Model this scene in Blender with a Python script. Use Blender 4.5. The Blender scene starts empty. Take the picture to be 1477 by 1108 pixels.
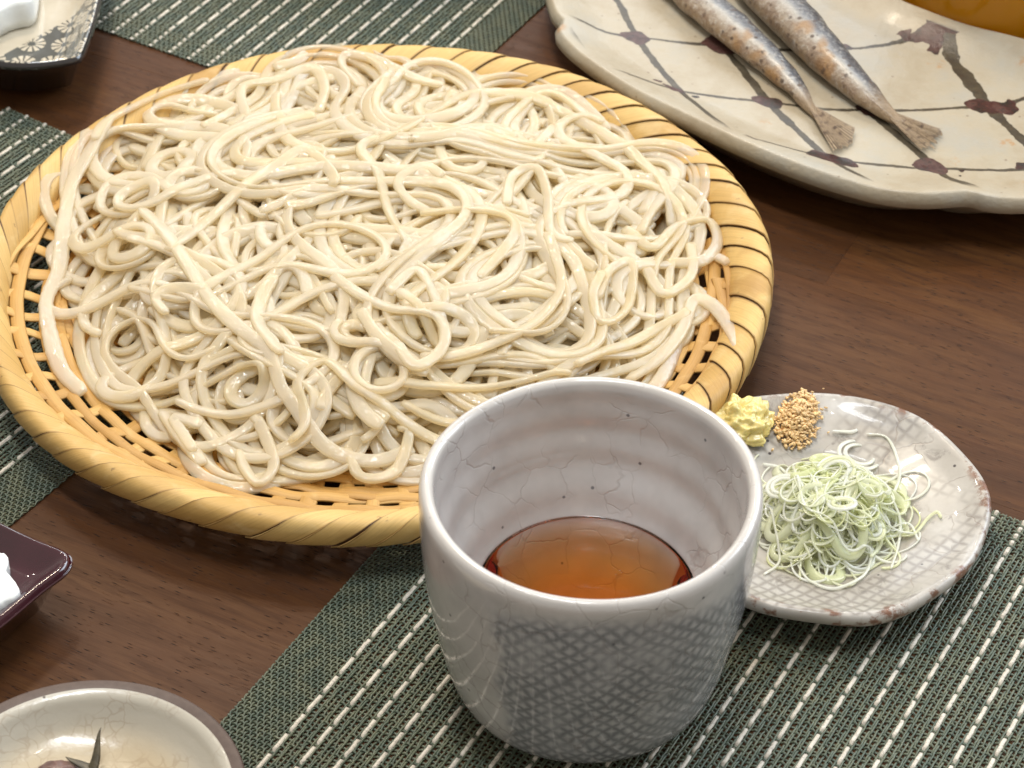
import bpy, math, random
import numpy as np
from mathutils import Matrix, Vector
random.seed(7); rng = np.random.default_rng(11)
S = 0.01                      # everything below is written in centimetres
scene = bpy.context.scene
C = scene.collection
W0, H0 = 1477, 1108

# ---------------------------------------------------------------- camera, light
FPX, CH, PIT, ROL = 3500.0, 48.849, 0.7065, 0.0148
cam = bpy.data.cameras.new('camera'); co = bpy.data.objects.new('camera', cam); C.objects.link(co)
cp, sp = math.cos(PIT), math.sin(PIT); cr, sr = math.cos(ROL), math.sin(ROL)
X0 = Vector((1, 0, 0)); U0 = Vector((0, sp, cp)); F0 = Vector((0, cp, -sp))
Rv = X0*cr + U0*sr; Uv = -X0*sr + U0*cr
M = Matrix((Rv, Uv, -F0)).transposed().to_4x4(); M.translation = Vector((0, 0, CH*S))
co.matrix_world = M
cam.sensor_width = 36; cam.lens = 36*FPX/W0; cam.clip_start = 0.02; cam.clip_end = 20
cam.dof.use_dof = True; cam.dof.focus_distance = 0.70; cam.dof.aperture_fstop = 30
scene.camera = co

def at(x, y, z=0.0):
    a = (x-W0/2)/FPX; b = -(y-H0/2)/FPX
    a, b = cr*a-sr*b, sr*a+cr*b
    d = (a, cp+b*sp, -sp+b*cp); t = (z-CH)/d[2]
    return np.array([d[0]*t, d[1]*t])

world = bpy.data.worlds.new('World'); scene.world = world; world.use_nodes = True
bg = world.node_tree.nodes['Background']; bg.inputs[0].default_value = (1.0, 0.94, 0.86, 1); bg.inputs[1].default_value = 0.46
def area(name, loc, tgt, sx, sy, power, col):
    l = bpy.data.lights.new(name, 'AREA'); l.shape = 'RECTANGLE'; l.size = sx*S; l.size_y = sy*S; l.energy = power; l.color = col
    o = bpy.data.objects.new(name, l); C.objects.link(o)
    o.location = Vector(loc)*S; o.rotation_euler = (Vector(tgt)-Vector(loc)).to_track_quat('-Z', 'Y').to_euler()
area('ceiling_lamp', (-22, 118, 125), (0, 58, 0), 15, 4, 3.6, (1.0, 0.85, 0.66))
area('ceiling_lamp', (-20, 130, 122), (0, 58, 0), 15, 4, 3.0, (1.0, 0.85, 0.66))
area('window_or_sheen_light', (118, 108, 80), (2, 55, 0), 100, 70, 14.0, (0.74, 0.86, 1.0))
area('window_or_sheen_light', (25, 245, 95), (0, 60, 0), 150, 50, 9.0, (0.88, 0.94, 1.0))  # unseen light added at the back for sheen on the noodles
area('lamp_tube', (9, 62, 165), (0, 60, 0), 6, 0.6, 0.6, (1.0, 0.95, 0.85))
area('lamp_tube', (9, 66, 165), (0, 60, 0), 6, 0.6, 0.6, (1.0, 0.95, 0.85))
area('highlight_panel', (-14, 42, 185), (0, 55, 0), 75, 16, 15.0, (0.92, 0.96, 1.0))  # soft panel added overhead to put white highlights on wet strands
for lx, ly, lz in ((-62, 150, 118), (-38, 190, 124), (42, 172, 120), (70, 132, 115), (-8, 212, 124), (-84, 112, 115)):
    area('sparkle_spot', (lx, ly, lz), (0, 60, 0), 4.5, 4.5, 1.1, (1.0, 0.92, 0.80))  # small out-of-view spots added for sparkles, clear of the soup's reflection
scene.view_settings.view_transform = 'Standard'; scene.view_settings.look = 'None'
scene.view_settings.exposure = 0.12; scene.view_settings.gamma = 1.0
scene.render.engine = 'CYCLES'
scene.cycles.max_bounces = 10; scene.cycles.diffuse_bounces = 7; scene.cycles.transmission_bounces = 7; scene.cycles.use_adaptive_sampling = True; scene.cycles.adaptive_threshold = 0.02; scene.cycles.transparent_max_bounces = 24

# ---------------------------------------------------------------- helpers
def mk(name, V, F, mat=None, parent=None, loc=(0, 0, 0), rz=0.0, smooth=True, uv=None, attrs=None, link=True):
    V = np.asarray(V, float)*S
    me = bpy.data.meshes.new(name)
    F = [tuple(f) for f in F] if not isinstance(F, np.ndarray) else F
    if isinstance(F, np.ndarray):
        n, k = F.shape
        me.vertices.add(len(V)); me.vertices.foreach_set('co', V.ravel())
        me.loops.add(n*k); me.loops.foreach_set('vertex_index', F.ravel().astype(np.int32))
        me.polygons.add(n); me.polygons.foreach_set('loop_start', np.arange(0, n*k, k, dtype=np.int32))
        me.polygons.foreach_set('loop_total', np.full(n, k, np.int32))
        me.update(calc_edges=True)
    else:
        me.from_pydata(V.tolist(), [], F)
    me.polygons.foreach_set('use_smooth', np.full(len(me.polygons), smooth))
    if uv is not None:
        L = me.uv_layers.new(name='UVMap'); vi = np.zeros(len(me.loops), np.int32)
        me.loops.foreach_get('vertex_index', vi); L.data.foreach_set('uv', np.asarray(uv, float)[vi].ravel())
    for k, a in (attrs or {}).items():
        A = me.attributes.new(k, 'FLOAT', 'POINT'); A.data.foreach_set('value', np.asarray(a, float))
    if mat: me.materials.append(mat)
    me.update()
    if not link: return me
    o = bpy.data.objects.new(name, me); C.objects.link(o)
    o.location = Vector(loc)*S; o.rotation_euler = (0, 0, rz)
    if parent: o.parent = parent
    return o
def tag(o, label=None, cat=None, group=None, kind=None):
    for k, v in (('label', label), ('category', cat), ('group', group), ('kind', kind)):
        if v: o[k] = v
    return o
def thing(name, loc, label, cat, rz=0.0, group=None):
    o = bpy.data.objects.new(name, None); C.objects.link(o); o.location = Vector(loc)*S; o.rotation_euler = (0, 0, rz)
    return tag(o, label, cat, group)
def grid_faces(n, m, wrap_m=False, off=0):     # n rows x m cols of vertices
    i = np.arange(n-1)[:, None]; j = np.arange(m if wrap_m else m-1)[None, :]; j2 = (j+1) % m
    a = i*m+j; b = i*m+j2; c = (i+1)*m+j2; d = (i+1)*m+j
    return np.stack([a, b, c, d], -1).reshape(-1, 4)+off
def lathe(prof, n=96, rf=None):
    prof = np.asarray(prof, float); th = np.linspace(0, 2*np.pi, n, endpoint=False)
    r = prof[:, 0][:, None]*np.ones(n)
    if rf is not None: r = r*rf(th)[None, :]
    V = np.stack([r*np.cos(th), r*np.sin(th), prof[:, 1][:, None]*np.ones(n)], -1).reshape(-1, 3)
    return V, grid_faces(len(prof), n, True), th
def dense(prof, step=0.12):
    prof = np.asarray(prof, float)               # Catmull-Rom through the profile
    P = np.vstack([2*prof[0]-prof[1], prof, 2*prof[-1]-prof[-2]]); out = []
    for i in range(1, len(P)-2):
        n = max(2, int(np.linalg.norm(P[i+1]-P[i])/step)); t = np.linspace(0, 1, n, endpoint=False)[:, None]
        p0, p1, p2, p3 = P[i-1], P[i], P[i+1], P[i+2]
        out.append(0.5*((2*p1)+(-p0+p2)*t+(2*p0-5*p1+4*p2-p3)*t**2+(-p0+3*p1-3*p2+p3)*t**3))
    out.append(prof[-1:]); return np.vstack(out)
def resample(P, step):
    P = dense(P, 0.1); d = np.r_[0, np.cumsum(np.linalg.norm(np.diff(P, axis=0), axis=1))]
    s = np.arange(0, d[-1], step); return np.stack([np.interp(s, d, P[:, k]) for k in range(P.shape[1])], 1)

# ---------------------------------------------------------------- material kit
class N:
    def __init__(s, name):
        s.m = bpy.data.materials.new(name); s.m.use_nodes = True; s.t = s.m.node_tree; s.t.nodes.clear()
        s.out = s.t.nodes.new('ShaderNodeOutputMaterial'); s.b = s.t.nodes.new('ShaderNodeBsdfPrincipled')
        s.t.links.new(s.b.outputs[0], s.out.inputs[0]); s._c = None
    def n(s, ty, **kw):
        o = s.t.nodes.new(ty)
        for k, v in kw.items(): setattr(o, k, v)
        return o
    def set(s, sock, v):
        if isinstance(v, bpy.types.NodeSocket): s.t.links.new(v, sock)
        else:
            if isinstance(v, tuple) and len(v) == 3 and sock.type == 'RGBA': v = v+(1,)
            sock.default_value = v
    def P(s, **kw):
        for k, v in kw.items(): s.set(s.b.inputs[k.replace('_', ' ')], v)
        return s
    def co(s, kind='Object', scale=(1, 1, 1), rot=0.0, loc=(0, 0, 0)):
        tc = s.n('ShaderNodeTexCoord'); mp = s.n('ShaderNodeMapping'); k = 100.0 if kind == 'Object' else 1.0
        rt = s.n('ShaderNodeMapping'); s.t.links.new(tc.outputs[kind], rt.inputs[0]); rt.inputs['Rotation'].default_value = (0, 0, rot)
        mp.inputs['Scale'].default_value = tuple(k*a for a in scale); mp.inputs['Location'].default_value = loc
        s.t.links.new(rt.outputs[0], mp.inputs[0]); return mp.outputs[0]
    def noise(s, v, scale=1, detail=3, rough=0.5, dist=0.0, out='Fac'):
        o = s.n('ShaderNodeTexNoise'); s.set(o.inputs['Vector'], v); o.inputs['Scale'].default_value = scale
        o.inputs['Detail'].default_value = detail; o.inputs['Roughness'].default_value = rough; o.inputs['Distortion'].default_value = dist
        return o.outputs[out]
    def vor(s, v, scale=1, feature='F1', out='Distance', rand=1.0):
        o = s.n('ShaderNodeTexVoronoi', feature=feature); s.set(o.inputs['Vector'], v); o.inputs['Scale'].default_value = scale
        o.inputs['Randomness'].default_value = rand
        return o.outputs[out]
    def ma(s, op, a, b=0.0, c=0.0, clamp=False):
        o = s.n('ShaderNodeMath', operation=op, use_clamp=clamp)
        for i, x in enumerate((a, b, c)): s.set(o.inputs[i], x)
        return o.outputs[0]
    def ramp(s, f, pts):
        o = s.n('ShaderNodeValToRGB'); s.set(o.inputs[0], f); e = o.color_ramp.elements
        while len(e) < len(pts): e.new(0.5)
        for k, (p, c) in enumerate(pts):
            e[k].position = p; e[k].color = (c, c, c, 1) if isinstance(c, (int, float)) else tuple(c)+(1,)
        return o.outputs[0]
    def mix(s, f, a, b, mode='MIX'):
        o = s.n('ShaderNodeMix', data_type='RGBA', blend_type=mode); s.set(o.inputs[0], f); s.set(o.inputs[6], a); s.set(o.inputs[7], b)
        return o.outputs[2]
    def step(s, f, a, b):       # smooth map a..b -> 0..1
        o = s.n('ShaderNodeMapRange', interpolation_type='SMOOTHSTEP'); s.set(o.inputs[0], f)
        o.inputs[1].default_value = a; o.inputs[2].default_value = b; return o.outputs[0]
    def attr(s, name):
        return s.n('ShaderNodeAttribute', attribute_name=name).outputs['Fac']
    def rand(s): return s.n('ShaderNodeObjectInfo').outputs['Random']
    def sep(s, v):
        o = s.n('ShaderNodeSeparateXYZ'); s.t.links.new(v, o.inputs[0]); return o.outputs
    def bump(s, h, strength=0.3, dist=0.05, prev=None):
        o = s.n('ShaderNodeBump'); o.inputs['Strength'].default_value = strength; o.inputs['Distance'].default_value = dist*S
        s.set(o.inputs['Height'], h)
        if prev is not None: s.t.links.new(prev, o.inputs['Normal'])
        return o.outputs[0]

STRIPE = math.radians(60.3)      # direction of the mats' pale threads; wood grain runs across it
GRAIN = math.radians(-27.0)

def mat_wood():
    k = N('walnut_wood')
    r = k.rand(); off = k.ma('MULTIPLY', r, 37.0)
    cb = k.n('ShaderNodeCombineXYZ'); k.set(cb.inputs[0], off); k.set(cb.inputs[1], off)
    def shifted(v):
        o = k.n('ShaderNodeVectorMath', operation='ADD'); k.t.links.new(v, o.inputs[0]); k.t.links.new(cb.outputs[0], o.inputs[1]); return o.outputs[0]
    big = k.noise(shifted(k.co(scale=(0.06, 0.32, 1))), 1.0, 4, 0.6, 1.2)
    fine = k.noise(shifted(k.co(scale=(0.35, 3.2, 1))), 1.0, 5, 0.65, 0.4)
    fib = k.noise(shifted(k.co(scale=(0.8, 22, 1))), 1.0, 3, 0.6)
    col = k.ramp(big, [(0.30, (0.046, 0.018, 0.0058)), (0.48, (0.094, 0.035, 0.0108)), (0.60, (0.122, 0.052, 0.0158)), (0.72, (0.060, 0.024, 0.0080))])
    col = k.mix(k.step(fine, 0.40, 0.72), col, (0.040, 0.015, 0.006))
    col = k.mix(0.40, col, k.ramp(fib, [(0.35, (0.055, 0.021, 0.008)), (0.65, (0.115, 0.050, 0.020))]))
    col = k.mix(k.ma('MULTIPLY', r, 0.35), col, (0.066, 0.026, 0.011))
    # open pores: short dark dashes along the grain
    v = k.co(scale=(1.9, 13.0, 1)); dn = k.noise(k.co(scale=(0.5, 0.9, 1)), 1.0, 2)
    p = k.vor(v, 1.0); cell = k.vor(v, 1.0, out='Color'); cs = k.n('ShaderNodeSeparateColor'); k.t.links.new(cell, cs.inputs[0])
    keep = k.ma('GREATER_THAN', k.ma('ADD', cs.outputs[0], k.ma('MULTIPLY', dn, 0.9)), 0.88)
    pore = k.ma('MULTIPLY', k.ma('SUBTRACT', 1.0, k.step(p, 0.10, 0.26)), keep)
    v2 = k.co(scale=(1.1, 24.0, 1), loc=(5, 3, 0)); p2 = k.vor(v2, 1.0); pore2 = k.ma('MULTIPLY', k.ma('SUBTRACT', 1.0, k.step(p2, 0.08, 0.24)), k.step(dn, 0.45, 0.6))
    allp = k.ma('MAXIMUM', pore, k.ma('MULTIPLY', pore2, 0.8))
    col = k.mix(k.ma('MULTIPLY', allp, 0.92), col, (0.008, 0.0035, 0.002))
    h = k.ma('SUBTRACT', k.ma('MULTIPLY', fib, 0.2), allp)
    k.P(Base_Color=col, Roughness=k.ramp(fine, [(0.3, 0.38), (0.7, 0.52)]), Normal=k.bump(h, 0.35, 0.03), Specular_IOR_Level=0.15)
    return k.m
def mat_vinyl(name, c1, c2, rough=0.5):
    k = N(name); n = k.noise(k.co(), 2.2, 3); f = k.noise(k.co(), 14, 2)
    col = k.mix(k.step(n, 0.35, 0.65), c1, c2); col = k.mix(k.step(f, 0.45, 0.8), col, tuple(a*0.6 for a in c1))
    k.P(Base_Color=col, Roughness=rough, Normal=k.bump(f, 0.2, 0.02)); return k.m
def mat_bamboo(name, dark, light, spot=0.5, edge=0.0):
    k = N(name); r = k.rand()
    tc = k.n('ShaderNodeTexCoord'); mp = k.n('ShaderNodeMapping'); k.t.links.new(tc.outputs['UV'], mp.inputs[0]); mp.inputs['Scale'].default_value = (0.6, 14, 1)
    cb = k.n('ShaderNodeCombineXYZ'); k.set(cb.inputs[0], k.ma('MULTIPLY', r, 91.0)); k.set(cb.inputs[1], k.ma('MULTIPLY', r, 53.0)); k.t.links.new(cb.outputs[0], mp.inputs['Location'])
    fib = k.noise(mp.outputs[0], 1.0, 4, 0.6)
    blot = k.noise(k.co(scale=(1, 1, 1)), 0.9, 4, 0.6, 0.6)
    col = k.mix(k.step(r, 0, 1), dark, light)
    col = k.mix(k.ma('MULTIPLY', k.step(fib, 0.4, 0.7), 0.35), col, tuple(a*0.72 for a in dark))
    col = k.mix(k.ma('MULTIPLY', k.step(blot, 0.52, 0.75), 0.55), col, (light[0]*1.02, light[1]*1.12, light[2]*1.5))
    col = k.mix(k.ma('MULTIPLY', k.step(k.noise(k.co(loc=(4, 9, 2)), 0.45, 3), 0.56, 0.75), 0.45), col, (dark[0]*0.62, dark[1]*0.5, dark[2]*0.45))
    sp_ = k.vor(k.co(), 1.3); sp2 = k.noise(k.co(), 9.0, 2)
    col = k.mix(k.ma('MULTIPLY', k.ma('MULTIPLY', k.ma('SUBTRACT', 1.0, k.step(sp_, 0.05, 0.16)), k.step(sp2, 0.5, 0.65)), spot), col, (0.10, 0.05, 0.02))
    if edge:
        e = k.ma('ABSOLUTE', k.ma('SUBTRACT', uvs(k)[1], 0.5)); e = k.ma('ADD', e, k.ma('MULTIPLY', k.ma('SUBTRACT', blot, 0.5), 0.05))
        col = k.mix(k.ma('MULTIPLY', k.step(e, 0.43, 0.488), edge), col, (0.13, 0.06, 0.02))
    k.P(Base_Color=col, Roughness=0.52, Normal=k.bump(fib, 0.35, 0.03), Specular_IOR_Level=0.4, Subsurface_Weight=0.0)
    return k.m
def mat_noodle():
    k = N('noodle'); r = k.rand()
    n = k.noise(k.co(), 1.1, 3); f = k.noise(k.co(), 9, 3, 0.7); g = k.noise(k.co(), 28, 2, 0.5)
    col = k.mix(r, (0.935, 0.87, 0.65), (0.955, 0.925, 0.80))
    col = k.mix(k.step(n, 0.42, 0.7), col, (0.955, 0.925, 0.81))
    h = k.ma('ADD', k.ma('MULTIPLY', f, 0.7), k.ma('MULTIPLY', g, 0.3)); bn = k.bump(h, 0.30, 0.05)
    df = k.n('ShaderNodeBsdfDiffuse'); k.set(df.inputs[0], col); k.t.links.new(bn, df.inputs['Normal'])
    tr = k.n('ShaderNodeBsdfTranslucent'); k.set(tr.inputs[0], k.mix(0.55, col, (1.0, 0.79, 0.39)))
    tp = k.n('ShaderNodeBsdfTransparent'); tp.inputs[0].default_value = (1.0, 0.95, 0.86, 1)
    def mx(f_, a, b):
        m = k.n('ShaderNodeMixShader'); k.set(m.inputs[0], f_); k.t.links.new(a, m.inputs[1]); k.t.links.new(b, m.inputs[2]); return m.outputs[0]
    body = mx(0.31, mx(0.48, df.outputs[0], tr.outputs[0]), tp.outputs[0])
    gl = k.n('ShaderNodeBsdfGlossy'); gl.inputs['Roughness'].default_value = 0.06; k.t.links.new(k.bump(k.ma('ADD', k.noise(k.co(), 2.5, 2), k.ma('MULTIPLY', k.noise(k.co(), 8, 1), 0.5)), 0.45, 0.12), gl.inputs['Normal'])
    fr = k.n('ShaderNodeFresnel'); fr.inputs[0].default_value = 1.5
    k.t.links.new(mx(k.ma('MINIMUM', fr.outputs[0], 0.22), body, gl.outputs[0]), k.out.inputs[0]); k.t.nodes.remove(k.b)
    return k.m
def glaze_common(k, crackle_scale=1.0, seed=0.0):
    v = k.co(loc=(seed, seed*2, seed)); dn = k.n('ShaderNodeVectorMath', operation='ADD')
    nz = k.noise(v, 0.9, 3, out='Color'); sc = k.n('ShaderNodeVectorMath', operation='SCALE'); k.t.links.new(nz, sc.inputs[0]); sc.inputs['Scale'].default_value = 1.0
    k.t.links.new(v, dn.inputs[0]); k.t.links.new(sc.outputs[0], dn.inputs[1])
    e = k.vor(dn.outputs[0], crackle_scale, 'DISTANCE_TO_EDGE')
    cr_ = k.ma('SUBTRACT', 1.0, k.step(e, 0.0, 0.035*crackle_scale))
    cr_ = k.ma('MULTIPLY', cr_, k.step(k.noise(v, 0.6, 2), 0.42, 0.6))
    s = k.vor(v, 1.15); spk = k.ma('SUBTRACT', 1.0, k.step(s, 0.035, 0.075))
    return v, cr_, spk
def hatch(k, u, v, s, lo=0.10, hi=0.30, wob=0.12):
    uv = k.n('ShaderNodeCombineXYZ'); k.set(uv.inputs[0], u); k.set(uv.inputs[1], v)
    nz = k.noise(uv.outputs[0], 1.0, 3); w = k.ma('MULTIPLY', k.ma('SUBTRACT', nz, 0.5), wob*8)
    a = k.ma('DIVIDE', k.ma('ADD', k.ma('ADD', u, v), w), s); b = k.ma('DIVIDE', k.ma('SUBTRACT', k.ma('SUBTRACT', u, v), w), s)
    la = k.ma('ABSOLUTE', k.ma('SUBTRACT', k.ma('FRACT', a), 0.5)); lb = k.ma('ABSOLUTE', k.ma('SUBTRACT', k.ma('FRACT', b), 0.5))
    l = k.ma('MAXIMUM', k.ma('SUBTRACT', 1.0, k.step(la, lo, hi)), k.ma('SUBTRACT', 1.0, k.step(lb, lo, hi)))
    return l, nz
def uvs(k):
    tc = k.n('ShaderNodeTexCoord'); o = k.sep(tc.outputs['UV']); return o[0], o[1]
def mat_cup():
    k = N('crackled_cup_glaze'); v, crk, spk = glaze_common(k, 0.95)
    u, w = uvs(k); l, nz = hatch(k, u, w, 0.47, 0.0, 0.46, 0.09)
    fade = k.step(k.noise(v, 0.8, 4, 0.6), 0.25, 0.62)
    m = k.ma('MULTIPLY', k.ma('MULTIPLY', l, k.attr('paint')), k.ma('ADD', 0.30, k.ma('MULTIPLY', fade, 0.70)))
    cloud = k.noise(v, 0.35, 4, 0.6)
    col = k.ramp(cloud, [(0.35, (0.43, 0.41, 0.395)), (0.65, (0.57, 0.55, 0.53))])
    wash = k.ma('MULTIPLY', k.attr('paint'), 0.55)
    col = k.mix(wash, col, (0.37, 0.385, 0.41))
    col = k.mix(k.ma('MULTIPLY', m, 0.78), col, (0.115, 0.12, 0.135))
    col = k.mix(k.ma('MULTIPLY', crk, 0.24), col, (0.20, 0.15, 0.13))
    col = k.mix(k.ma('MULTIPLY', spk, 0.8), col, (0.06, 0.06, 0.07))
    col = k.mix(k.ma('MULTIPLY', k.attr('lip'), 0.55), col, (0.66, 0.62, 0.57))
    h = k.ma('SUBTRACT', k.ma('MULTIPLY', cloud, 0.5), k.ma('MULTIPLY', crk, 0.25))
    k.P(Base_Color=col, Roughness=0.22, Coat_Weight=0.6, Coat_Roughness=0.06, Normal=k.bump(h, 0.35, 0.12)); return k.m
def mat_small_plate():
    k = N('crackled_plate_glaze'); v, crk, spk = glaze_common(k, 0.75, 3.0)
    o = k.sep(k.co()); x, y = o[0], o[1]; l, nz = hatch(k, x, y, 0.50, 0.0, 0.32, 0.05)
    patch = k.step(k.noise(k.co(loc=(7.3, 1.2, 0)), 0.38, 3), 0.36, 0.54)
    col = k.ramp(k.noise(v, 0.5, 4), [(0.3, (0.36, 0.325, 0.28)), (0.7, (0.52, 0.49, 0.445))])
    m = k.ma('MULTIPLY', k.ma('MULTIPLY', l, k.attr('paint')), patch)
    col = k.mix(k.ma('MULTIPLY', m, 0.62), col, (0.17, 0.145, 0.125))
    br = k.ma('MULTIPLY', k.step(k.noise(v, 0.75, 5, 0.7, 1.5), 0.56, 0.68), k.ma('ADD', 0.15, k.ma('MULTIPLY', k.attr('paint'), 0.4)))
    col = k.mix(br, col, (0.14, 0.12, 0.11))
    col = k.mix(k.ma('MULTIPLY', crk, 0.4), col, (0.25, 0.19, 0.15))
    iron = k.ma('MULTIPLY', k.attr('lip'), k.step(k.noise(v, 1.1, 5, 0.7), 0.50, 0.60))
    col = k.mix(k.ma('MULTIPLY', iron, 0.9), col, k.mix(k.noise(v, 6, 2), (0.05, 0.018, 0.008), (0.26, 0.09, 0.03)))
    col = k.mix(spk, col, (0.05, 0.04, 0.04))
    k.P(Base_Color=col, Roughness=0.34, Coat_Weight=0.22, Coat_Roughness=0.05, Normal=k.bump(k.ma('SUBTRACT', k.noise(v, 1.2, 3), k.ma('MULTIPLY', crk, 0.2)), 0.25, 0.12)); return k.m
def mat_big_plate():
    k = N('beige_painted_glaze'); v, crk, spk = glaze_common(k, 1.4, 9.0); u, w = uvs(k)
    n1 = k.noise(v, 1.1, 3); n2 = k.noise(v, 5, 3, 0.7); n3 = k.noise(v, 1.9, 5, 0.75)
    wob = k.ma('MULTIPLY', k.ma('SUBTRACT', k.noise(v, 0.45, 2), 0.5), 0.10); wob2 = k.ma('MULTIPLY', k.ma('SUBTRACT', n2, 0.5), 0.028)
    du = k.ma('ABSOLUTE', k.ma('SUBTRACT', k.ma('FRACT', k.ma('ADD', k.ma('ADD', u, 0.5), k.ma('ADD', wob, wob2))), 0.5))
    dw = k.ma('ABSOLUTE', k.ma('SUBTRACT', k.ma('FRACT', k.ma('ADD', k.ma('ADD', w, 0.5), k.ma('ADD', wob, wob2))), 0.5))
    wu = k.ma('ADD', 0.010, k.ma('MULTIPLY', n1, 0.078)); ww = k.ma('ADD', 0.006, k.ma('MULTIPLY', n1, 0.032))
    lu = k.ma('LESS_THAN', du, wu); lw = k.ma('LESS_THAN', dw, ww)
    base = k.ramp(k.noise(v, 0.35, 5, 0.65), [(0.30, (0.36, 0.295, 0.20)), (0.5, (0.42, 0.365, 0.27)), (0.7, (0.39, 0.365, 0.305))])
    st = k.ma('MULTIPLY', k.ma('SUBTRACT', 1.0, k.step(k.vor(v, 0.42), 0.06, 0.20)), k.step(n3, 0.48, 0.62))
    base = k.mix(k.ma('MULTIPLY', st, 0.75), base, (0.42, 0.20, 0.055))
    tiny = k.ma('SUBTRACT', 1.0, k.step(k.vor(v, 1.3), 0.03, 0.09))
    base = k.mix(k.ma('MULTIPLY', tiny, 0.6), base, (0.13, 0.08, 0.05))
    green = k.ramp(n3, [(0.35, (0.020, 0.013, 0.007)), (0.65, (0.060, 0.046, 0.025))])
    col = k.mix(k.ma('MULTIPLY', k.ma('MAXIMUM', lu, lw), k.ma('MULTIPLY', k.attr('paint'), 0.95)), base, green)
    q = k.ma('SQRT', k.ma('ADD', k.ma('POWER', du, 2.0), k.ma('POWER', k.ma('MULTIPLY', dw, 1.25), 2.0)))
    ang = k.noise(v, 0.85, 2, 0.5)
    bl = k.ma('LESS_THAN', q, k.ma('MULTIPLY', k.ma('POWER', ang, 2.0), 0.62))
    bl = k.ma('MULTIPLY', bl, k.step(k.attr('paint'), 0.3, 0.5))
    bcol = k.ramp(k.noise(v, 1.6, 4, 0.7), [(0.38, (0.016, 0.011, 0.008)), (0.50, (0.050, 0.013, 0.011)), (0.60, (0.085, 0.038, 0.032)), (0.70, (0.022, 0.014, 0.010))])
    col = k.mix(bl, col, bcol)
    h = k.ma('ADD', k.ma('MULTIPLY', n2, 0.35), k.ma('ADD', n1, k.ma('MULTIPLY', bl, 0.25)))
    k.P(Base_Color=col, Roughness=0.42, Coat_Weight=0.12, Coat_Roughness=0.12, Normal=k.bump(h, 0.5, 0.14)); return k.m
def mat_flower_dish():
    k = N('flower_stamped_glaze'); v = k.co(); o = k.sep(v)
    vo = k.n('ShaderNodeTexVoronoi', feature='F1'); sc = k.co(scale=(1, 1, 0)); k.set(vo.inputs['Vector'], sc); vo.inputs['Scale'].default_value = 0.86; vo.inputs['Randomness'].default_value = 0.35
    df = k.n('ShaderNodeVectorMath', operation='SUBTRACT'); k.t.links.new(sc, df.inputs[0])
    mul = k.n('ShaderNodeVectorMath', operation='SCALE'); k.t.links.new(vo.outputs['Position'], mul.inputs[0]); mul.inputs['Scale'].default_value = 1.0
    k.t.links.new(mul.outputs[0], df.inputs[1]); d = k.sep(df.outputs[0])
    th = k.ma('ARCTAN2', d[1], d[0]); r = k.ma('SQRT', k.ma('ADD', k.ma('POWER', d[0], 2.0), k.ma('POWER', d[1], 2.0)))
    pet = k.ma('GREATER_THAN', k.ma('SINE', k.ma('MULTIPLY', th, 11.0)), -0.45)
    f = k.ma('MULTIPLY', pet, k.ma('MULTIPLY', k.ma('GREATER_THAN', r, 0.15), k.ma('LESS_THAN', r, 0.50)))
    crm = k.ramp(k.noise(v, 0.5, 4), [(0.3, (0.42, 0.36, 0.26)), (0.7, (0.58, 0.52, 0.41))])
    fl = k.mix(f, (0.075, 0.075, 0.065), crm)
    line = k.attr('paint'); band = k.step(line, 0.45, 0.50)
    col = k.mix(band, crm, fl); col = k.mix(k.step(k.attr('lip'), 0.4, 0.6), col, (0.030, 0.026, 0.026))
    k.P(Base_Color=col, Roughness=0.14, Coat_Weight=0.7, Coat_Roughness=0.05, Normal=k.bump(k.ma('ADD', f, k.noise(v, 1, 3)), 0.25, 0.08)); return k.m
def mat_beige_bowl():
    k = N('crackled_beige_glaze'); v, crk, spk = glaze_common(k, 2.6, 5.0)
    col = k.ramp(k.noise(v, 0.4, 4), [(0.3, (0.46, 0.37, 0.24)), (0.7, (0.56, 0.48, 0.34))])
    col = k.mix(k.step(k.attr('rr'), 0.62, 0.86), col, (0.50, 0.465, 0.39))
    col = k.mix(k.ma('MULTIPLY', crk, 0.28), col, (0.26, 0.16, 0.09)); col = k.mix(spk, col, (0.08, 0.05, 0.03))
    col = k.mix(k.step(k.attr('lip'), 0.45, 0.55), col, k.mix(k.noise(v, 5, 3), (0.060, 0.035, 0.026), (0.115, 0.075, 0.06)))
    k.P(Base_Color=col, Roughness=k.ma('ADD', 0.24, k.ma('MULTIPLY', k.attr('lip'), 0.3)), Coat_Weight=k.ma('MULTIPLY', k.ma('SUBTRACT', 1.0, k.attr('lip')), 0.25), Coat_Roughness=0.07, Normal=k.bump(k.noise(v, 2.2, 3), 0.25, 0.08)); return k.m
def mat_simple(name, c, rough=0.4, nscale=2.0, var=0.25, bump=0.2, bd=0.05, **kw):
    k = N(name); n = k.noise(k.co(), nscale, 4, 0.6)
    k.P(Base_Color=k.mix(k.step(n, 0.3, 0.7), tuple(a*(1-var) for a in c), tuple(min(1, a*(1+var*0.6)) for a in c)), Roughness=rough, Normal=k.bump(n, bump, bd), **kw); return k.m
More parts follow.
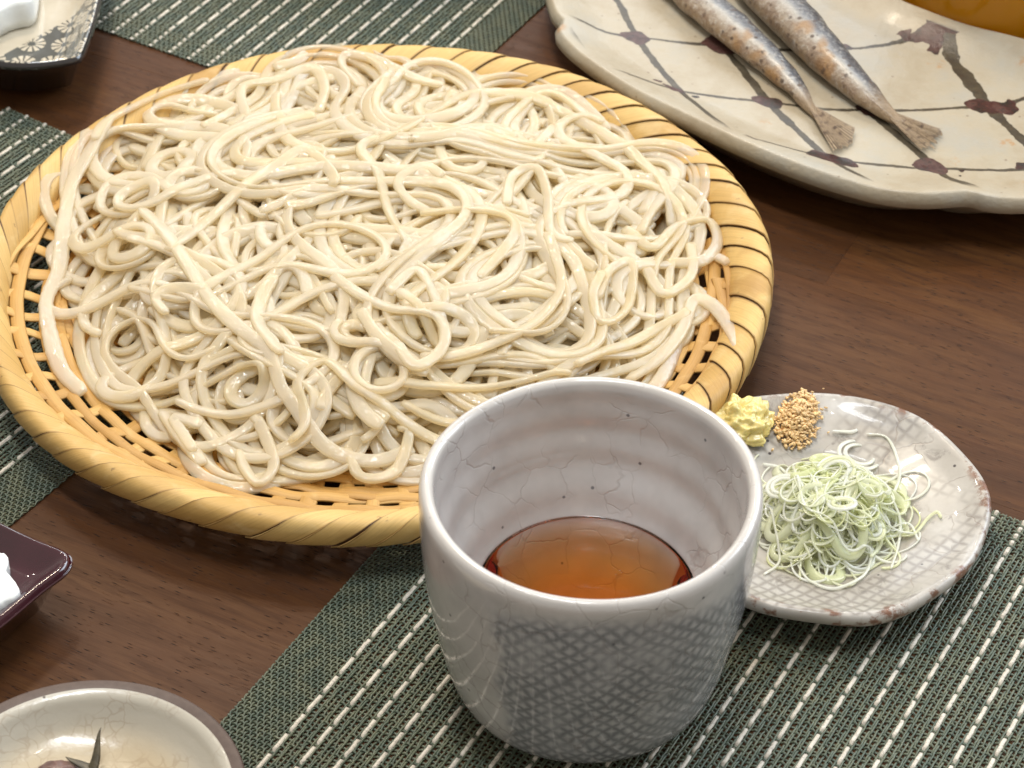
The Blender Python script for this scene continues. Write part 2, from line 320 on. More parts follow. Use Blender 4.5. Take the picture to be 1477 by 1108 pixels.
def mat_onion(pale=False):
    k = N('scallion_flesh' if pale else 'scallion'); r = k.rand(); n = k.noise(k.co(), 2.0, 3)
    col = k.ramp(r, [(0.0, (0.88, 0.90, 0.52)), (0.22, (0.93, 0.94, 0.70)), (0.45, (0.96, 0.96, 0.87)), (1.0, (0.96, 0.97, 0.94))])
    if pale: col = k.mix(r, (0.87, 0.90, 0.55), (0.94, 0.95, 0.76))
    else: col = k.mix(k.ma('MULTIPLY', k.step(n, 0.4, 0.7), 0.4), col, (0.92, 0.94, 0.76))
    b = k.b; k.P(Base_Color=col, Roughness=0.22, Subsurface_Weight=0.0, Subsurface_Radius=(0.9, 1.0, 0.8), Subsurface_Scale=0.06*S, Coat_Weight=0.7, Coat_Roughness=0.06, Normal=k.bump(k.noise(k.co(), 9, 2), 0.2, 0.04))
    tr = k.n('ShaderNodeBsdfTranslucent'); k.set(tr.inputs[0], col); mx = k.n('ShaderNodeMixShader'); mx.inputs[0].default_value = 0.40
    k.t.links.new(b.outputs[0], mx.inputs[1]); k.t.links.new(tr.outputs[0], mx.inputs[2])
    tp = k.n('ShaderNodeBsdfTransparent'); m2 = k.n('ShaderNodeMixShader'); m2.inputs[0].default_value = 0.30
    k.t.links.new(mx.outputs[0], m2.inputs[1]); k.t.links.new(tp.outputs[0], m2.inputs[2]); k.t.links.new(m2.outputs[0], k.out.inputs[0]); return k.m
def mat_liquid(name, color, density, surf=(1, 1, 1)):
    k = N(name); tp = k.n('ShaderNodeBsdfTransparent'); k.set(tp.inputs[0], surf); gl = k.n('ShaderNodeBsdfGlossy'); gl.inputs['Roughness'].default_value = 0.015
    fr = k.n('ShaderNodeFresnel'); fr.inputs[0].default_value = 1.34; mx = k.n('ShaderNodeMixShader')
    bn = k.bump(k.noise(k.co(), 0.8, 2), 0.04, 0.2); k.t.links.new(bn, gl.inputs['Normal'])
    k.t.links.new(fr.outputs[0], mx.inputs[0]); k.t.links.new(tp.outputs[0], mx.inputs[1]); k.t.links.new(gl.outputs[0], mx.inputs[2]); k.t.links.new(mx.outputs[0], k.out.inputs[0])
    va = k.n('ShaderNodeVolumeAbsorption'); k.set(va.inputs[0], color); va.inputs[1].default_value = density; k.t.links.new(va.outputs[0], k.out.inputs[1]); return k.m
def mat_fish():
    k = N('grilled_fish_skin'); u, w = uvs(k); v = k.co()       # u along the body, w round it (0 belly .. 1 back)
    n = k.noise(v, 1.3, 4, 0.65); fn = k.noise(k.co(), 6, 4, 0.7)
    side = k.ma('ADD', w, k.ma('MULTIPLY', k.ma('SUBTRACT', n, 0.5), 0.16))
    col = k.ramp(side, [(0.0, (0.30, 0.20, 0.11)), (0.20, (0.42, 0.36, 0.29)), (0.34, (0.50, 0.48, 0.44)), (0.45, (0.26, 0.27, 0.29)), (0.55, (0.08, 0.085, 0.10)), (0.82, (0.03, 0.03, 0.036))])
    col = k.mix(k.ma('MULTIPLY', k.step(fn, 0.45, 0.75), 0.5), col, (0.70, 0.68, 0.64))
    og = k.ma('MULTIPLY', k.step(k.noise(v, 0.75, 3, 0.5), 0.54, 0.66), k.ma('SUBTRACT', 1.0, k.step(w, 0.35, 0.6)))
    col = k.mix(k.ma('MULTIPLY', og, 0.8), col, (0.36, 0.19, 0.06))
    s1 = k.ma('MULTIPLY', k.ma('SUBTRACT', 1.0, k.step(k.vor(v, 2.9), 0.17, 0.30)), k.step(k.noise(v, 1.0, 3), 0.36, 0.5))
    col = k.mix(k.ma('MULTIPLY', s1, 0.9), col, (0.06, 0.035, 0.022))
    s2 = k.ma('MULTIPLY', k.step(k.noise(v, 2.6, 4, 0.7), 0.46, 0.58), k.ma('SUBTRACT', 1.0, k.step(w, 0.12, 0.42)))
    col = k.mix(k.ma('MULTIPLY', s2, 0.5), col, (0.17, 0.09, 0.045))
    col = k.mix(k.step(u, 0.84, 0.97), col, (0.30, 0.21, 0.12))
    k.P(Base_Color=col, Roughness=k.ramp(fn, [(0.3, 0.32), (0.7, 0.6)]), Metallic=0.0, Coat_Weight=0.35, Coat_Roughness=0.25, Normal=k.bump(k.ma('ADD', k.ma('MULTIPLY', fn, 1.3), n), 0.8, 0.10)); return k.m
def mat_fin():
    k = N('fish_fin'); u, w = uvs(k); r = k.ma('SINE', k.ma('MULTIPLY', w, 95.0)); n = k.noise(k.co(), 5, 3)
    col = k.mix(k.step(r, -0.3, 0.6), (0.11, 0.065, 0.035), (0.42, 0.31, 0.19)); col = k.mix(k.step(n, 0.5, 0.7), col, (0.09, 0.05, 0.03))
    k.P(Base_Color=col, Roughness=0.4, Normal=k.bump(r, 0.4, 0.03))
    tp = k.n('ShaderNodeBsdfTransparent'); m2 = k.n('ShaderNodeMixShader'); k.set(m2.inputs[0], k.ma('MULTIPLY', k.step(u, 0.3, 1.0), k.ma('ADD', 0.15, k.ma('MULTIPLY', k.step(r, 0.3, -0.6), 0.7))))
    k.t.links.new(k.b.outputs[0], m2.inputs[1]); k.t.links.new(tp.outputs[0], m2.inputs[2]); k.t.links.new(m2.outputs[0], k.out.inputs[0]); return k.m

M_wood = mat_wood()
M_green = mat_vinyl('green_vinyl_thread', (0.080, 0.106, 0.072), (0.132, 0.146, 0.090), 0.42)
M_cream = mat_vinyl('cream_vinyl_thread', (0.60, 0.54, 0.45), (0.70, 0.64, 0.54), 0.45)
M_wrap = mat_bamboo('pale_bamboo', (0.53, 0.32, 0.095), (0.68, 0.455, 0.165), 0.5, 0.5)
M_slat = mat_bamboo('woven_bamboo', (0.48, 0.26, 0.070), (0.64, 0.39, 0.125), 0.3)
M_core = mat_bamboo('rim_core_bamboo', (0.08, 0.036, 0.012), (0.11, 0.05, 0.018), 0.3)
M_noodle = mat_noodle(); M_cup = mat_cup(); M_sp = mat_small_plate(); M_bp = mat_big_plate()
M_fd = mat_flower_dish(); M_bowl = mat_beige_bowl(); M_onion = mat_onion(); M_onion_p = mat_onion(True); M_fish = mat_fish(); M_fin = mat_fin()
M_soup = mat_liquid('dipping_soup', (0.972, 0.66, 0.06), 92.0)
M_tea = mat_liquid('amber_tea', (0.985, 0.93, 0.05), 30.0)
def _():
    t = M_tea.node_tree; o = [n for n in t.nodes if n.type == 'OUTPUT_MATERIAL'][0]; old = o.inputs[0].links[0].from_socket
    tr = t.nodes.new('ShaderNodeMixShader'); ta = t.nodes.new('ShaderNodeBsdfTranslucent'); tb = t.nodes.new('ShaderNodeBsdfDiffuse'); ta.inputs[0].default_value = (1.0, 0.64, 0.02, 1); tb.inputs[0].default_value = (1.0, 0.56, 0.02, 1); t.links.new(ta.outputs[0], tr.inputs[1]); t.links.new(tb.outputs[0], tr.inputs[2]); mx = t.nodes.new('ShaderNodeMixShader'); mx.inputs[0].default_value = 0.88
    t.links.new(old, mx.inputs[1]); t.links.new(tr.outputs[0], mx.inputs[2]); t.links.new(mx.outputs[0], o.inputs[0])
_()
M_sesame = mat_simple('sesame', (0.84, 0.56, 0.27), 0.45, 6, 0.4, 0.2, 0.02)
M_ginger = mat_simple('grated_ginger', (0.76, 0.62, 0.23), 0.3, 3, 0.14, 0.4, 0.06, Subsurface_Weight=0.15, Subsurface_Radius=(1.0, 0.7, 0.2), Subsurface_Scale=0.25*S, Coat_Weight=0.5, Coat_Roughness=0.15)
M_lacquer = mat_simple('maroon_lacquer', (0.040, 0.006, 0.012), 0.10, 0.5, 0.2, 0.05, 0.02, Coat_Weight=1.0, Coat_Roughness=0.03)
M_tofu = mat_simple('white_tofu', (0.80, 0.82, 0.80), 0.35, 1.5, 0.05, 0.5, 0.06, Subsurface_Weight=0.4, Subsurface_Radius=(1, 1, 1), Subsurface_Scale=0.3*S)
M_sprig = mat_simple('dark_leaf', (0.075, 0.060, 0.032), 0.4, 3, 0.5, 0.5, 0.05)
M_pink = mat_simple('brown_pickle', (0.16, 0.085, 0.07), 0.35, 3, 0.3, 0.5, 0.05)
def mat_glass():
    k = N('clear_glass'); gl = k.n('ShaderNodeBsdfGlossy'); gl.inputs['Roughness'].default_value = 0.02; tp = k.n('ShaderNodeBsdfTransparent'); tp.inputs[0].default_value = (0.96, 0.95, 0.92, 1)
    fr = k.n('ShaderNodeFresnel'); fr.inputs[0].default_value = 1.45; mx = k.n('ShaderNodeMixShader')
    k.t.links.new(fr.outputs[0], mx.inputs[0]); k.t.links.new(tp.outputs[0], mx.inputs[1]); k.t.links.new(gl.outputs[0], mx.inputs[2]); k.t.links.new(mx.outputs[0], k.out.inputs[0]); return k.m
M_glass = mat_glass()

# ---------------------------------------------------------------- table of walnut staves
table = thing('dining_table', (0, 58, -3), 'dark brown walnut table top of joined staves under all the dishes', 'table', GRAIN)
def stave(x0, x1, y0, y1):
    g, c = 0.001, 0.006
    x0 += g; x1 -= g; y0 += g; y1 -= g
    V = []
    for (a, z) in ((0, 0.0), (0, 3-c), (c, 3.0)):
        V += [(x0+a, y0+a, z), (x1-a, y0+a, z), (x1-a, y1-a, z), (x0+a, y1-a, z)]
    cx_, cy_ = (x0+x1)/2, (y0+y1)/2
    V = [(p[0]-cx_, p[1]-cy_, p[2]) for p in V]
    F = [(0, 3, 2, 1), (8, 9, 10, 11)]
    for a in (0, 4):
        for i in range(4): F.append((a+i, a+(i+1) % 4, a+4+(i+1) % 4, a+4+i))
    mk('plank', V, F, M_wood, table, (cx_, cy_, 0), smooth=False)
y = -45.0
while y < 45:
    w = random.uniform(5.5, 8.0); x = -70-random.uniform(0, 20)
    while x < 70:
        l = random.uniform(26, 44); stave(x, x+l, y, y+w); x += l
    y += w

# ---------------------------------------------------------------- woven place mats
PV, PU = 0.108, 0.160
def ribbon_set(paths, wid, th):
    """flat threads: paths (n, m, 3) and a side direction per set"""
    P, side = paths
    n, m, _ = P.shape; side = np.asarray(side); up = np.array([0, 0, 1.0])
    cs = [(-0.5*wid, -th*0.2), (-0.28*wid, th*0.5), (0.28*wid, th*0.5), (0.5*wid, -th*0.2)]
    V = np.stack([P+side*a+up*b for a, b in cs], 2)       # n,m,4,3
    F = []
    base = np.arange(n)[:, None, None]*m*4
    i = np.arange(m-1)[None, :, None]; k = np.arange(3)[None, None, :]
    a = base+i*4+k; F = np.stack([a, a+1, a+5, a+4], -1).reshape(-1, 4)
    return V.reshape(-1, 3), F
def placemat(corner, ustripe, vsign, LU, LV, edge_v, label):
    """corner, unit vector along stripes into the mat, v perpendicular; first pale thread edge_v threads in"""
    u = np.array([math.cos(ustripe), math.sin(ustripe), 0]); v = np.array([-u[1], u[0], 0])*vsign
    t = thing('placemat', (corner[0], corner[1], 0.0), label, 'placemat', 0.0, 'woven placemats')
    nu, nv = int(LU/PU), int(LV/PV)
    J = np.arange(nu); I = np.arange(nv)
    sgn = np.zeros((nv, nu))
    for i in I:
        c = (i-edge_v) % 8
        if i < edge_v-1: s = np.where((J+i) % 2, 1, -1)
        else:
            ph = [0, 2, 0, 3, 1, 3, 0, 3][c]
            s = np.where((J+ph) % 5 == 0, -1, 1)
        e = np.where((J//1+i) % 2, 1, -1) if c else np.where(J % 2, -1, 1)
        s = np.where(J < 9, e, s)
        sgn[i] = s
    z0, A = 0.065, 0.030
    def warp(i, cream):
        j = np.repeat(J, 2)+np.tile([-0.22, 0.22], nu)
        jit = 0.006*rng.standard_normal(len(j))
        s = np.repeat(sgn[i], 2)
        if cream: j = np.where(s < 0, np.round(j)+(j-np.round(j))*1.85, np.round(j)+(j-np.round(j))*1.5)
        # pairs of green threads draw together, leaving open ladders beside them
        c = (i-edge_v) % 8; sh = 0 if i < edge_v-1 else [0, -.022, 0.026, -.022, 0.0, 0.024, -0.026, .022][c]
        p = (j*PU+PU/2)[:, None]*u+((i+0.5)*PV+sh+jit)[:, None]*v
        p[:, 2] = z0+s*A*(1.25 if cream else 1.0)-(0.02*(s < 0) if cream else 0); return p
    green = np.stack([warp(i, False) for i in I if not (i >= edge_v and (i-edge_v) % 8 == 0)])
    Vw, Fw = ribbon_set((green, v), 0.060, 0.035)
    k = np.repeat(I, 2)+np.tile([-0.2, 0.2], nv)
    wf = []
    for j in J:
        for h in (0,):
            jit = 0.005*rng.standard_normal(len(k))
            p = (k*PV+PV/2)[:, None]*v+((j+0.5)*PU+jit)[:, None]*u; p[:, 2] = z0-np.repeat(sgn[:, j], 2)*A; wf.append(p)
    Vf, Ff = ribbon_set((np.stack(wf), u), 0.072, 0.035)
    o = mk('woven_threads', np.vstack([Vw, Vf]), np.vstack([Fw, Ff+len(Vw)]), M_green, t); tag(o, kind='stuff')
    for i in I:
        if i >= edge_v and (i-edge_v) % 8 == 0:
            Vc, Fc = ribbon_set((warp(i, True)[None], v), 0.12, 0.055); mk('pale_thread', Vc, Fc, M_cream, t)
    return t
R = math.radians
placemat((1.45, 59.05), R(60.3-180), 1, 25, 26, 16, 'green woven placemat with pale dashed stripes under the cup and the small plate')
placemat((-3.93, 70.55), R(60.5), 1, 14, 20, 14, 'green woven placemat with pale stripes behind the bamboo tray at the back edge')
placemat((-5.7, 63.75), R(56.6-180), -1, 20, 15, 16, 'green woven placemat at the left beside the maroon lacquer dish')

# ---------------------------------------------------------------- bamboo tray (zaru)
BX, BY = -4.35, 60.95
tray = thing('bamboo_tray', (BX, BY, 0.1), 'round flat woven bamboo tray with a wide wrapped rim holding the noodles', 'tray')
def rfun(th):   # slightly uneven outline
    return 1.0+0.006*np.sin(2*th+0.5)+0.006*np.sin(3*th+2.0)-0.0*np.exp(-((np.mod(th, 2*np.pi)-np.pi)/0.45)**2)+0.004*np.sin(7*th)
rim_prof = resample(np.array([(11.12, 1.12), (11.22, 1.42), (11.42, 1.68), (11.75, 1.90), (12.08, 2.02), (12.34, 1.98), (12.44, 1.70), (12.42, 1.30), (12.22, 1.06)]), 0.20)
rim_s = np.linspace(0, 1, len(rim_prof))
def rim_w(r, th):       # the hand-bound rim is narrower on one side
    return 12.44-(12.44-r)*(1-0.36*np.exp(-((np.mod(th, 2*np.pi)-math.pi*1.03)/0.62)**2))
ang = 0.0; strips = []
while ang < 2*np.pi-0.04:
    w = random.uniform(0.078, 0.118); w = min(w, 2*np.pi-ang) if 2*np.pi-ang-w > 0.04 else 2*np.pi-ang
    strips.append((ang, w)); ang += w
nrm = np.gradient(rim_prof, axis=0); nrm = np.stack([-nrm[:, 1], nrm[:, 0]], 1); nrm /= np.linalg.norm(nrm, axis=1)[:, None]
for (a0, w) in strips:
    skew = 0.235+0.03*math.sin(a0*3); cols = 4; ov = random.uniform(0.95, 0.985)
    lift = random.uniform(0.02, 0.055); bul = random.uniform(0.0, 0.025); tl = random.uniform(-0.004, 0.004)
    wn = 1+0.022*math.sin(random.uniform(0, 6))*np.sin(rim_s*math.pi)
    V = []; UV = []
    for layer in (0, 1):
        for q in range(cols):
            f = q/(cols-1)
            th = a0+w*(f*ov*wn)-skew*(rim_s-0.3)+tl*rim_s
            up = lift*(1-f)+bul*math.sin(math.pi*f)-0.02*f-0.045*layer
            rr = rim_w(rim_prof[:, 0]+nrm[:, 0]*up, th)*rfun(th); zz = rim_prof[:, 1]+nrm[:, 1]*up
            V.append(np.stack([rr*np.cos(th), rr*np.sin(th), zz], 1)); UV.append(np.stack([rim_s*3, np.full_like(rim_s, f)], 1))
    V = np.vstack(V); UV = np.vstack(UV); n = len(rim_s)
    top = grid_faces(cols, n); bot = top[:, ::-1]+cols*n
    side = []
    for i in range(n-1):
        side += [(i, i+cols*n, i+1+cols*n, i+1), ((cols-1)*n+i, (cols-1)*n+i+1, (2*cols-1)*n+i+1, (2*cols-1)*n+i)]
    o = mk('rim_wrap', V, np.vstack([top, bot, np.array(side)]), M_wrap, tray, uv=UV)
    md = o.modifiers.new('edge', 'EDGE_SPLIT'); md.split_angle = math.radians(50)
def floor_z(r):
    return 0.30+0.85*np.clip((r-8.0)/3.2, 0, 1.2)**1.5
core_p = rim_prof-nrm*0.035; core_V, core_F, _ = lathe(np.vstack([core_p, [[11.7, 1.15]], core_p[:1]]), 160, rfun); th_ = np.arctan2(core_V[:, 1], core_V[:, 0]); r_ = np.hypot(core_V[:, 0], core_V[:, 1])/rfun(th_); k_ = rim_w(r_, th_)/r_; core_V[:, :2] *= k_[:, None]
mk('rim_core', core_V, core_F, M_core, tray)
def strip_mesh(path, side, wid, th):
    P = path; up = np.cross(np.gradient(P, axis=0), side); up /= np.linalg.norm(up, axis=1)[:, None]; up *= np.sign(up[:, 2:3]+1e-9)
    cs = [(-0.5, -0.5), (-0.42, 0.35), (0, 0.5), (0.42, 0.35), (0.5, -0.5)]
    V = np.stack([P+side*(a*wid)[:, None]+up*b*th for a, b in cs], 1).reshape(-1, 3)
    uv = np.stack([np.repeat(np.arange(len(P))*0.2, 5), np.tile([0, .2, .5, .8, 1], len(P))], 1)
    return V, grid_faces(len(P), 5, True), uv
NR = 66
for q in range(NR):
    th = 2*np.pi*q/NR+random.uniform(-0.012, 0.012); r = np.arange(2.2 if q % 3 == 0 else (5.0 if q % 3 == 1 else 7.6), 11.9, 0.22)
    z = floor_z(r)+0.055*np.sin(r*math.pi/0.60+(q % 2)*math.pi); thr = th+0.01*np.sin(r+q)
    P = np.stack([r*np.cos(thr), r*np.sin(thr), z], 1); sd = np.stack([-np.sin(thr), np.cos(thr), 0*thr], 1)
    V, F, uv = strip_mesh(P, sd, np.full(len(r), random.uniform(0.36, 0.56)), 0.06); mk('bamboo_rib', V, F, M_slat, tray, uv=uv)
r0 = 1.6; ring_i = 0
while r0 < 11.7:
    nseg = 1 if r0 < 7 else 4; a = random.uniform(0, 6.28)
    for s_ in range(nseg):
        span = 2*np.pi/nseg+(0.35 if nseg > 1 else 0.0); th = a+s_*2*np.pi/nseg+np.arange(0, span, 0.18/r0)
        tt = np.linspace(0, 1, len(th)); dr = (random.uniform(-0.16, 0.16)*(tt-0.5)*2 if nseg > 1 else 0)+0.06*np.sin(th*3+ring_i)
        if nseg > 1: dr = dr+0.42*np.where(tt > 0.86, (tt-0.86)/0.14, 0)*(1 if random.random() < .5 else -1)
        r = r0+dr; ph = th*NR/2+ring_i*math.pi
        z = floor_z(r)+0.045*np.sin(ph)+0.03+(0.05*tt if nseg > 1 else 0)
        P = np.stack([r*np.cos(th), r*np.sin(th), z], 1); sd = np.stack([np.cos(th), np.sin(th), 0*th], 1)
        V, F, uv = strip_mesh(P, sd, np.full(len(th), random.uniform(0.34, 0.46)), 0.06); mk('bamboo_strip', V, F, M_slat, tray, uv=uv)
    r0 += 0.60; ring_i += 1

# ---------------------------------------------------------------- strands dropped onto a height map
class Heap:
    def __init__(s, x0, y0, size, res, h0):
        s.x0, s.y0, s.res = x0, y0, res; n = int(size/res); s.n = n
        g = (np.arange(n)+0.5)*res; s.X, s.Y = np.meshgrid(x0+g, y0+g, indexing='ij'); s.H = h0(s.X, s.Y)
    def idx(s, x, y):
        return np.clip(((x-s.x0)/s.res).astype(int), 0, s.n-1), np.clip(((y-s.y0)/s.res).astype(int), 0, s.n-1)
    def get(s, x, y):
        i, j = s.idx(x, y); return s.H[i, j]
    def drop(s, P, w, t, stiff=3.0, sink=0.25, iters=4):
        n = len(P); T = np.gradient(P, axis=0); T /= np.linalg.norm(T, axis=1)[:, None]+1e-9; Nn = np.stack([-T[:, 1], T[:, 0]], 1)
        hs = np.stack([s.get(P[:, 0]+Nn[:, 0]*w*a, P[:, 1]+Nn[:, 1]*w*a) for a in (-0.4, -0.2, 0, 0.2, 0.4)])
        raw = 0.6*hs.max(0)+0.4*hs.mean(0)+t*(0.5-sink*0.5)
        def sm(z, k=stiff):
            r = int(3*k); kr = np.exp(-0.5*(np.arange(-r, r+1)/k)**2); kr /= kr.sum()
            return np.convolve(np.pad(z, r, mode='edge'), kr, mode='valid')
        D = np.linalg.norm(P[:, None]-P[None], axis=2); gap = int(2.2*w/np.linalg.norm(P[1]-P[0]))+2
        z = raw.copy()
        for it in range(iters):
            z = np.maximum(raw-t*sink, sm(z))
            for j in range(gap, n):
                d = D[j, :j-gap+1]; hit = d < w*0.8
                if hit.any(): z[j] = max(z[j], z[:j-gap+1][hit].max()+t*0.75)
            z = sm(z, 1.5)
        z = np.maximum(z, raw-t*0.9)
        z = sm(z, 1.2)
        R_ = int(w*0.5/s.res)+1; off = np.arange(-R_, R_+1); ox, oy = np.meshgrid(off, off, indexing='ij'); m = (ox**2+oy**2)*s.res**2 <= (w*0.5)**2
        ox, oy = ox[m], oy[m]; i, j = s.idx(P[:, 0], P[:, 1])
        I = np.clip(i[:, None]+ox, 0, s.n-1); J = np.clip(j[:, None]+oy, 0, s.n-1); fall = t*0.5*(1-0.35*((ox**2+oy**2)*s.res**2/(w*0.5)**2))
        np.maximum.at(s.H, (I, J), z[:, None]+fall)
        return z
def strand_mesh(P3, w, t, roll=None, k=8, taper=0.0):
    n = len(P3); T = np.gradient(P3, axis=0); T /= np.linalg.norm(T, axis=1)[:, None]+1e-9
    sd = np.stack([-T[:, 1], T[:, 0], 0*T[:, 0]], 1); sd /= np.linalg.norm(sd, axis=1)[:, None]+1e-9; up = np.cross(T, sd)
    up *= np.sign(up[:, 2:3]+1e-9)
    if roll is not None:
        c, s_ = np.cos(roll)[:, None], np.sin(roll)[:, None]; sd, up = sd*c+up*s_, -sd*s_+up*c
    ph = np.linspace(0, 2*np.pi, k, endpoint=False)+math.pi/k
    cx_, cy_ = np.cos(ph), np.sin(ph); ex = 0.55; cx_ = np.sign(cx_)*np.abs(cx_)**ex; cy_ = np.sign(cy_)*np.abs(cy_)**ex
    w = np.broadcast_to(w, (n,)).copy(); t = np.broadcast_to(t, (n,)).copy()
    for e, q in ((0, 0.72), (1, 0.97)):
        w[e] *= q; w[-1-e] *= q; t[e] *= q; t[-1-e] *= q
    V = P3[:, None]+sd[:, None]*(cx_*0.5)[None, :, None]*w[:, None, None]+up[:, None]*(cy_*0.5)[None, :, None]*t[:, None, None]
    V = np.concatenate([V.reshape(-1, 3), P3[:1], P3[-1:]]); F = grid_faces(n, k, True)
    caps = [(n*k, (i+1) % k, i, i) for i in range(k)]+[(n*k+1, (n-1)*k+i, (n-1)*k+(i+1) % k, (n-1)*k+(i+1) % k) for i in range(k)]
    tri = [(c[0], c[1], c[2]) for c in caps]
    return V, [tuple(f) for f in F.tolist()]+tri

FP = np.array([at(*p) for p in ((66, 420, 1.0), (72, 500, .9), (130, 575, .8), (195, 610, .8), (270, 665, .7), (380, 700, .7), (490, 700, .7), (580, 690, .7), (700, 680, .7), (850, 640, .7), (965, 560, .8), (1010, 480, .9), (1030, 400, 1.1), (1035, 330, 1.3), (985, 250, 1.6), (890, 180, 1.9), (770, 115, 2.2), (650, 85, 2.4), (500, 72, 2.5), (360, 98, 2.3), (240, 140, 1.9), (150, 195, 1.7), (95, 290, 1.3))])
HC = np.array([BX-0.15, BY+0.05]); fa = np.arctan2(FP[:, 1]-HC[1], FP[:, 0]-HC[0]); fr_ = np.hypot(*(FP-HC).T); o_ = np.argsort(fa); fa, fr_ = fa[o_], fr_[o_]
def rho(x, y):
    a = np.arctan2(y-HC[1], x-HC[0]); R_ = np.interp(a, np.r_[fa-2*np.pi, fa, fa+2*np.pi], np.tile(fr_, 3)); return np.hypot(x-HC[0], y-HC[1])/R_
def h0(X, Y):
    r = np.hypot(X-BX, Y-BY); h = 0.2+floor_z(r)+0.02
    h = np.where(r > 11.1, 1.35+0.75*np.clip((r-11.1)/0.9, 0, 1), h); return np.where(r > 12.5, 0.0, h)
hp = Heap(BX-14, BY-14, 28, 0.07, h0)
def target(x, y):
    q = np.clip(rho(x, y), 0, 1.3); lump = 0.22*np.sin(x*0.9+1)*np.cos(y*0.8)+0.18*np.sin(x*0.45-y*0.6)
    e = 0.95+1.25*np.clip((y-BY+1)/8, 0, 1); return e+(3.2+lump-e)*np.clip(1-q**3.2, 0, 1)
pile = thing('noodle_pile', (BX, BY, 0.4), 'large heap of pale glossy boiled noodles tangled on the bamboo tray', 'noodles')
STEP = 0.15
def rand_path(L, amp, corr, r_in=1.0):
    n = int(L/STEP)
    q = rng.uniform(0, 1)**0.5*r_in; a = rng.uniform(0, 2*np.pi); R_ = np.interp(a, np.r_[fa-2*np.pi, fa, fa+2*np.pi], np.tile(fr_, 3))
    p = HC+q*R_*np.array([math.cos(a), math.sin(a)])*0.95; hd = rng.uniform(0, 2*np.pi)
    kk = rng.standard_normal(n+40); r = int(corr/STEP); ker = np.exp(-0.5*(np.arange(-2*r, 2*r+1)/r)**2); ker /= math.sqrt((ker**2).sum())
    kap = np.convolve(kk, ker, mode='same')[20:20+n]*amp; kap = kap-kap.mean()*0.7+rng.normal(0, 0.10)
    out = np.zeros((n, 2))
    for i in range(n):
        out[i] = p; dx = HC-p; q = rho(p[0], p[1])
        if q > 0.89:
            cr2 = math.cos(hd)*dx[1]-math.sin(hd)*dx[0]; dt = math.cos(hd)*dx[0]+math.sin(hd)*dx[1]
            s_ = (1 if cr2 > 0 else -1)*min(1.8, (q-0.89)*14)*(1 if dt < 0 else 0.35); k_ = kap[i]*0.5+s_
        else: k_ = kap[i]
        k_ = max(-1.6, min(1.6, k_)); hd += k_*STEP; p = p+STEP*np.array([math.cos(hd), math.sin(hd)])
    return out
NN = 0; UNDER = 140; TOTAL = 140+268; under = []
def add_noodle(P, w=None, t=None, stiff=2.6, extra=0.0, taperz=None):
    global NN
    w = w or (rng.uniform(0.32, 0.45) if rng.uniform() < 0.75 else rng.uniform(0.22, 0.31)); t = t or rng.uniform(0.16, 0.21)
    z = hp.drop(P, w, t, stiff*0.75, 0.62)+extra
    n = len(P); s_ = np.arange(n)*STEP
    roll = 0.45*np.sin(s_*rng.uniform(0.25, 0.6)+rng.uniform(0, 6))+rng.normal(0, 0.15)
    ww = w*(1+0.08*np.sin(s_*1.3+rng.uniform(0, 6))+0.03*rng.standard_normal(n))
    V, F = strand_mesh(np.column_stack([P, z]), ww, t, roll); NN += 1
    if NN <= UNDER:
        under.append((V-np.array([BX, BY, 0.4]), F)); return
    mk('noodle', V-np.array([BX, BY, 0.4]), F, M_noodle, pile)
def choose(gen, K=10):
    best = None
    for _ in range(K):
        P = gen(); d = target(P[:, 0], P[:, 1])-hp.get(P[:, 0], P[:, 1]); d = np.where(rho(P[:, 0], P[:, 1]) > 1.02, -3, d); sc = d.mean()
        if best is None or sc > best[0]: best = (sc, P)
    return best
while NN < TOTAL:
    stage = NN/TOTAL
    if rng.uniform() < (0.60 if stage < 0.6 else 0.34):           # a lock of strands lying side by side
        sc, P = choose(lambda: rand_path(rng.uniform(16, 32), rng.uniform(0.35, 0.68), rng.uniform(0.9, 1.9)))
        for b in range(int(rng.integers(2, 5))):
            T = np.gradient(P, axis=0); T /= np.linalg.norm(T, axis=1)[:, None]; Nn = np.stack([-T[:, 1], T[:, 0]], 1); s_ = np.arange(len(P))*STEP
            off = (b-1)*rng.uniform(0.32, 0.46)+0.22*np.sin(s_*rng.uniform(0.2, 0.55)+rng.uniform(0, 6))
            a = int(rng.integers(0, 14)); e = len(P)-int(rng.integers(0, 18)); Q = P+Nn*off[:, None]
            Q = np.stack([np.convolve(np.pad(Q[:, c], 3, mode='edge'), np.ones(7)/7, mode='valid') for c in (0, 1)], 1)[a:e]
            add_noodle(Q)
    else:
        lp = rng.uniform() < 0.5
        sc, P = choose(lambda: rand_path(rng.uniform(15, 30), rng.uniform(0.8, 1.2) if lp else rng.uniform(0.4, 0.65), rng.uniform(0.8, 1.6)))
        add_noodle(P, stiff=2.2)
    if NN > 150 and NN % 20 == 0: pass
def px_noodle(pts, w=0.38, t=0.19, zg=None, stiff=3.0):
    P = np.array([at(x, y, 2.0) for x, y in pts])
    for _ in range(2):
        P = np.array([at(x, y, float(hp.get(np.array([p[0]]), np.array([p[1]]))[0])+0.15) for (x, y), p in zip(pts, P)])
    add_noodle(resample(P, STEP), w, t, stiff)
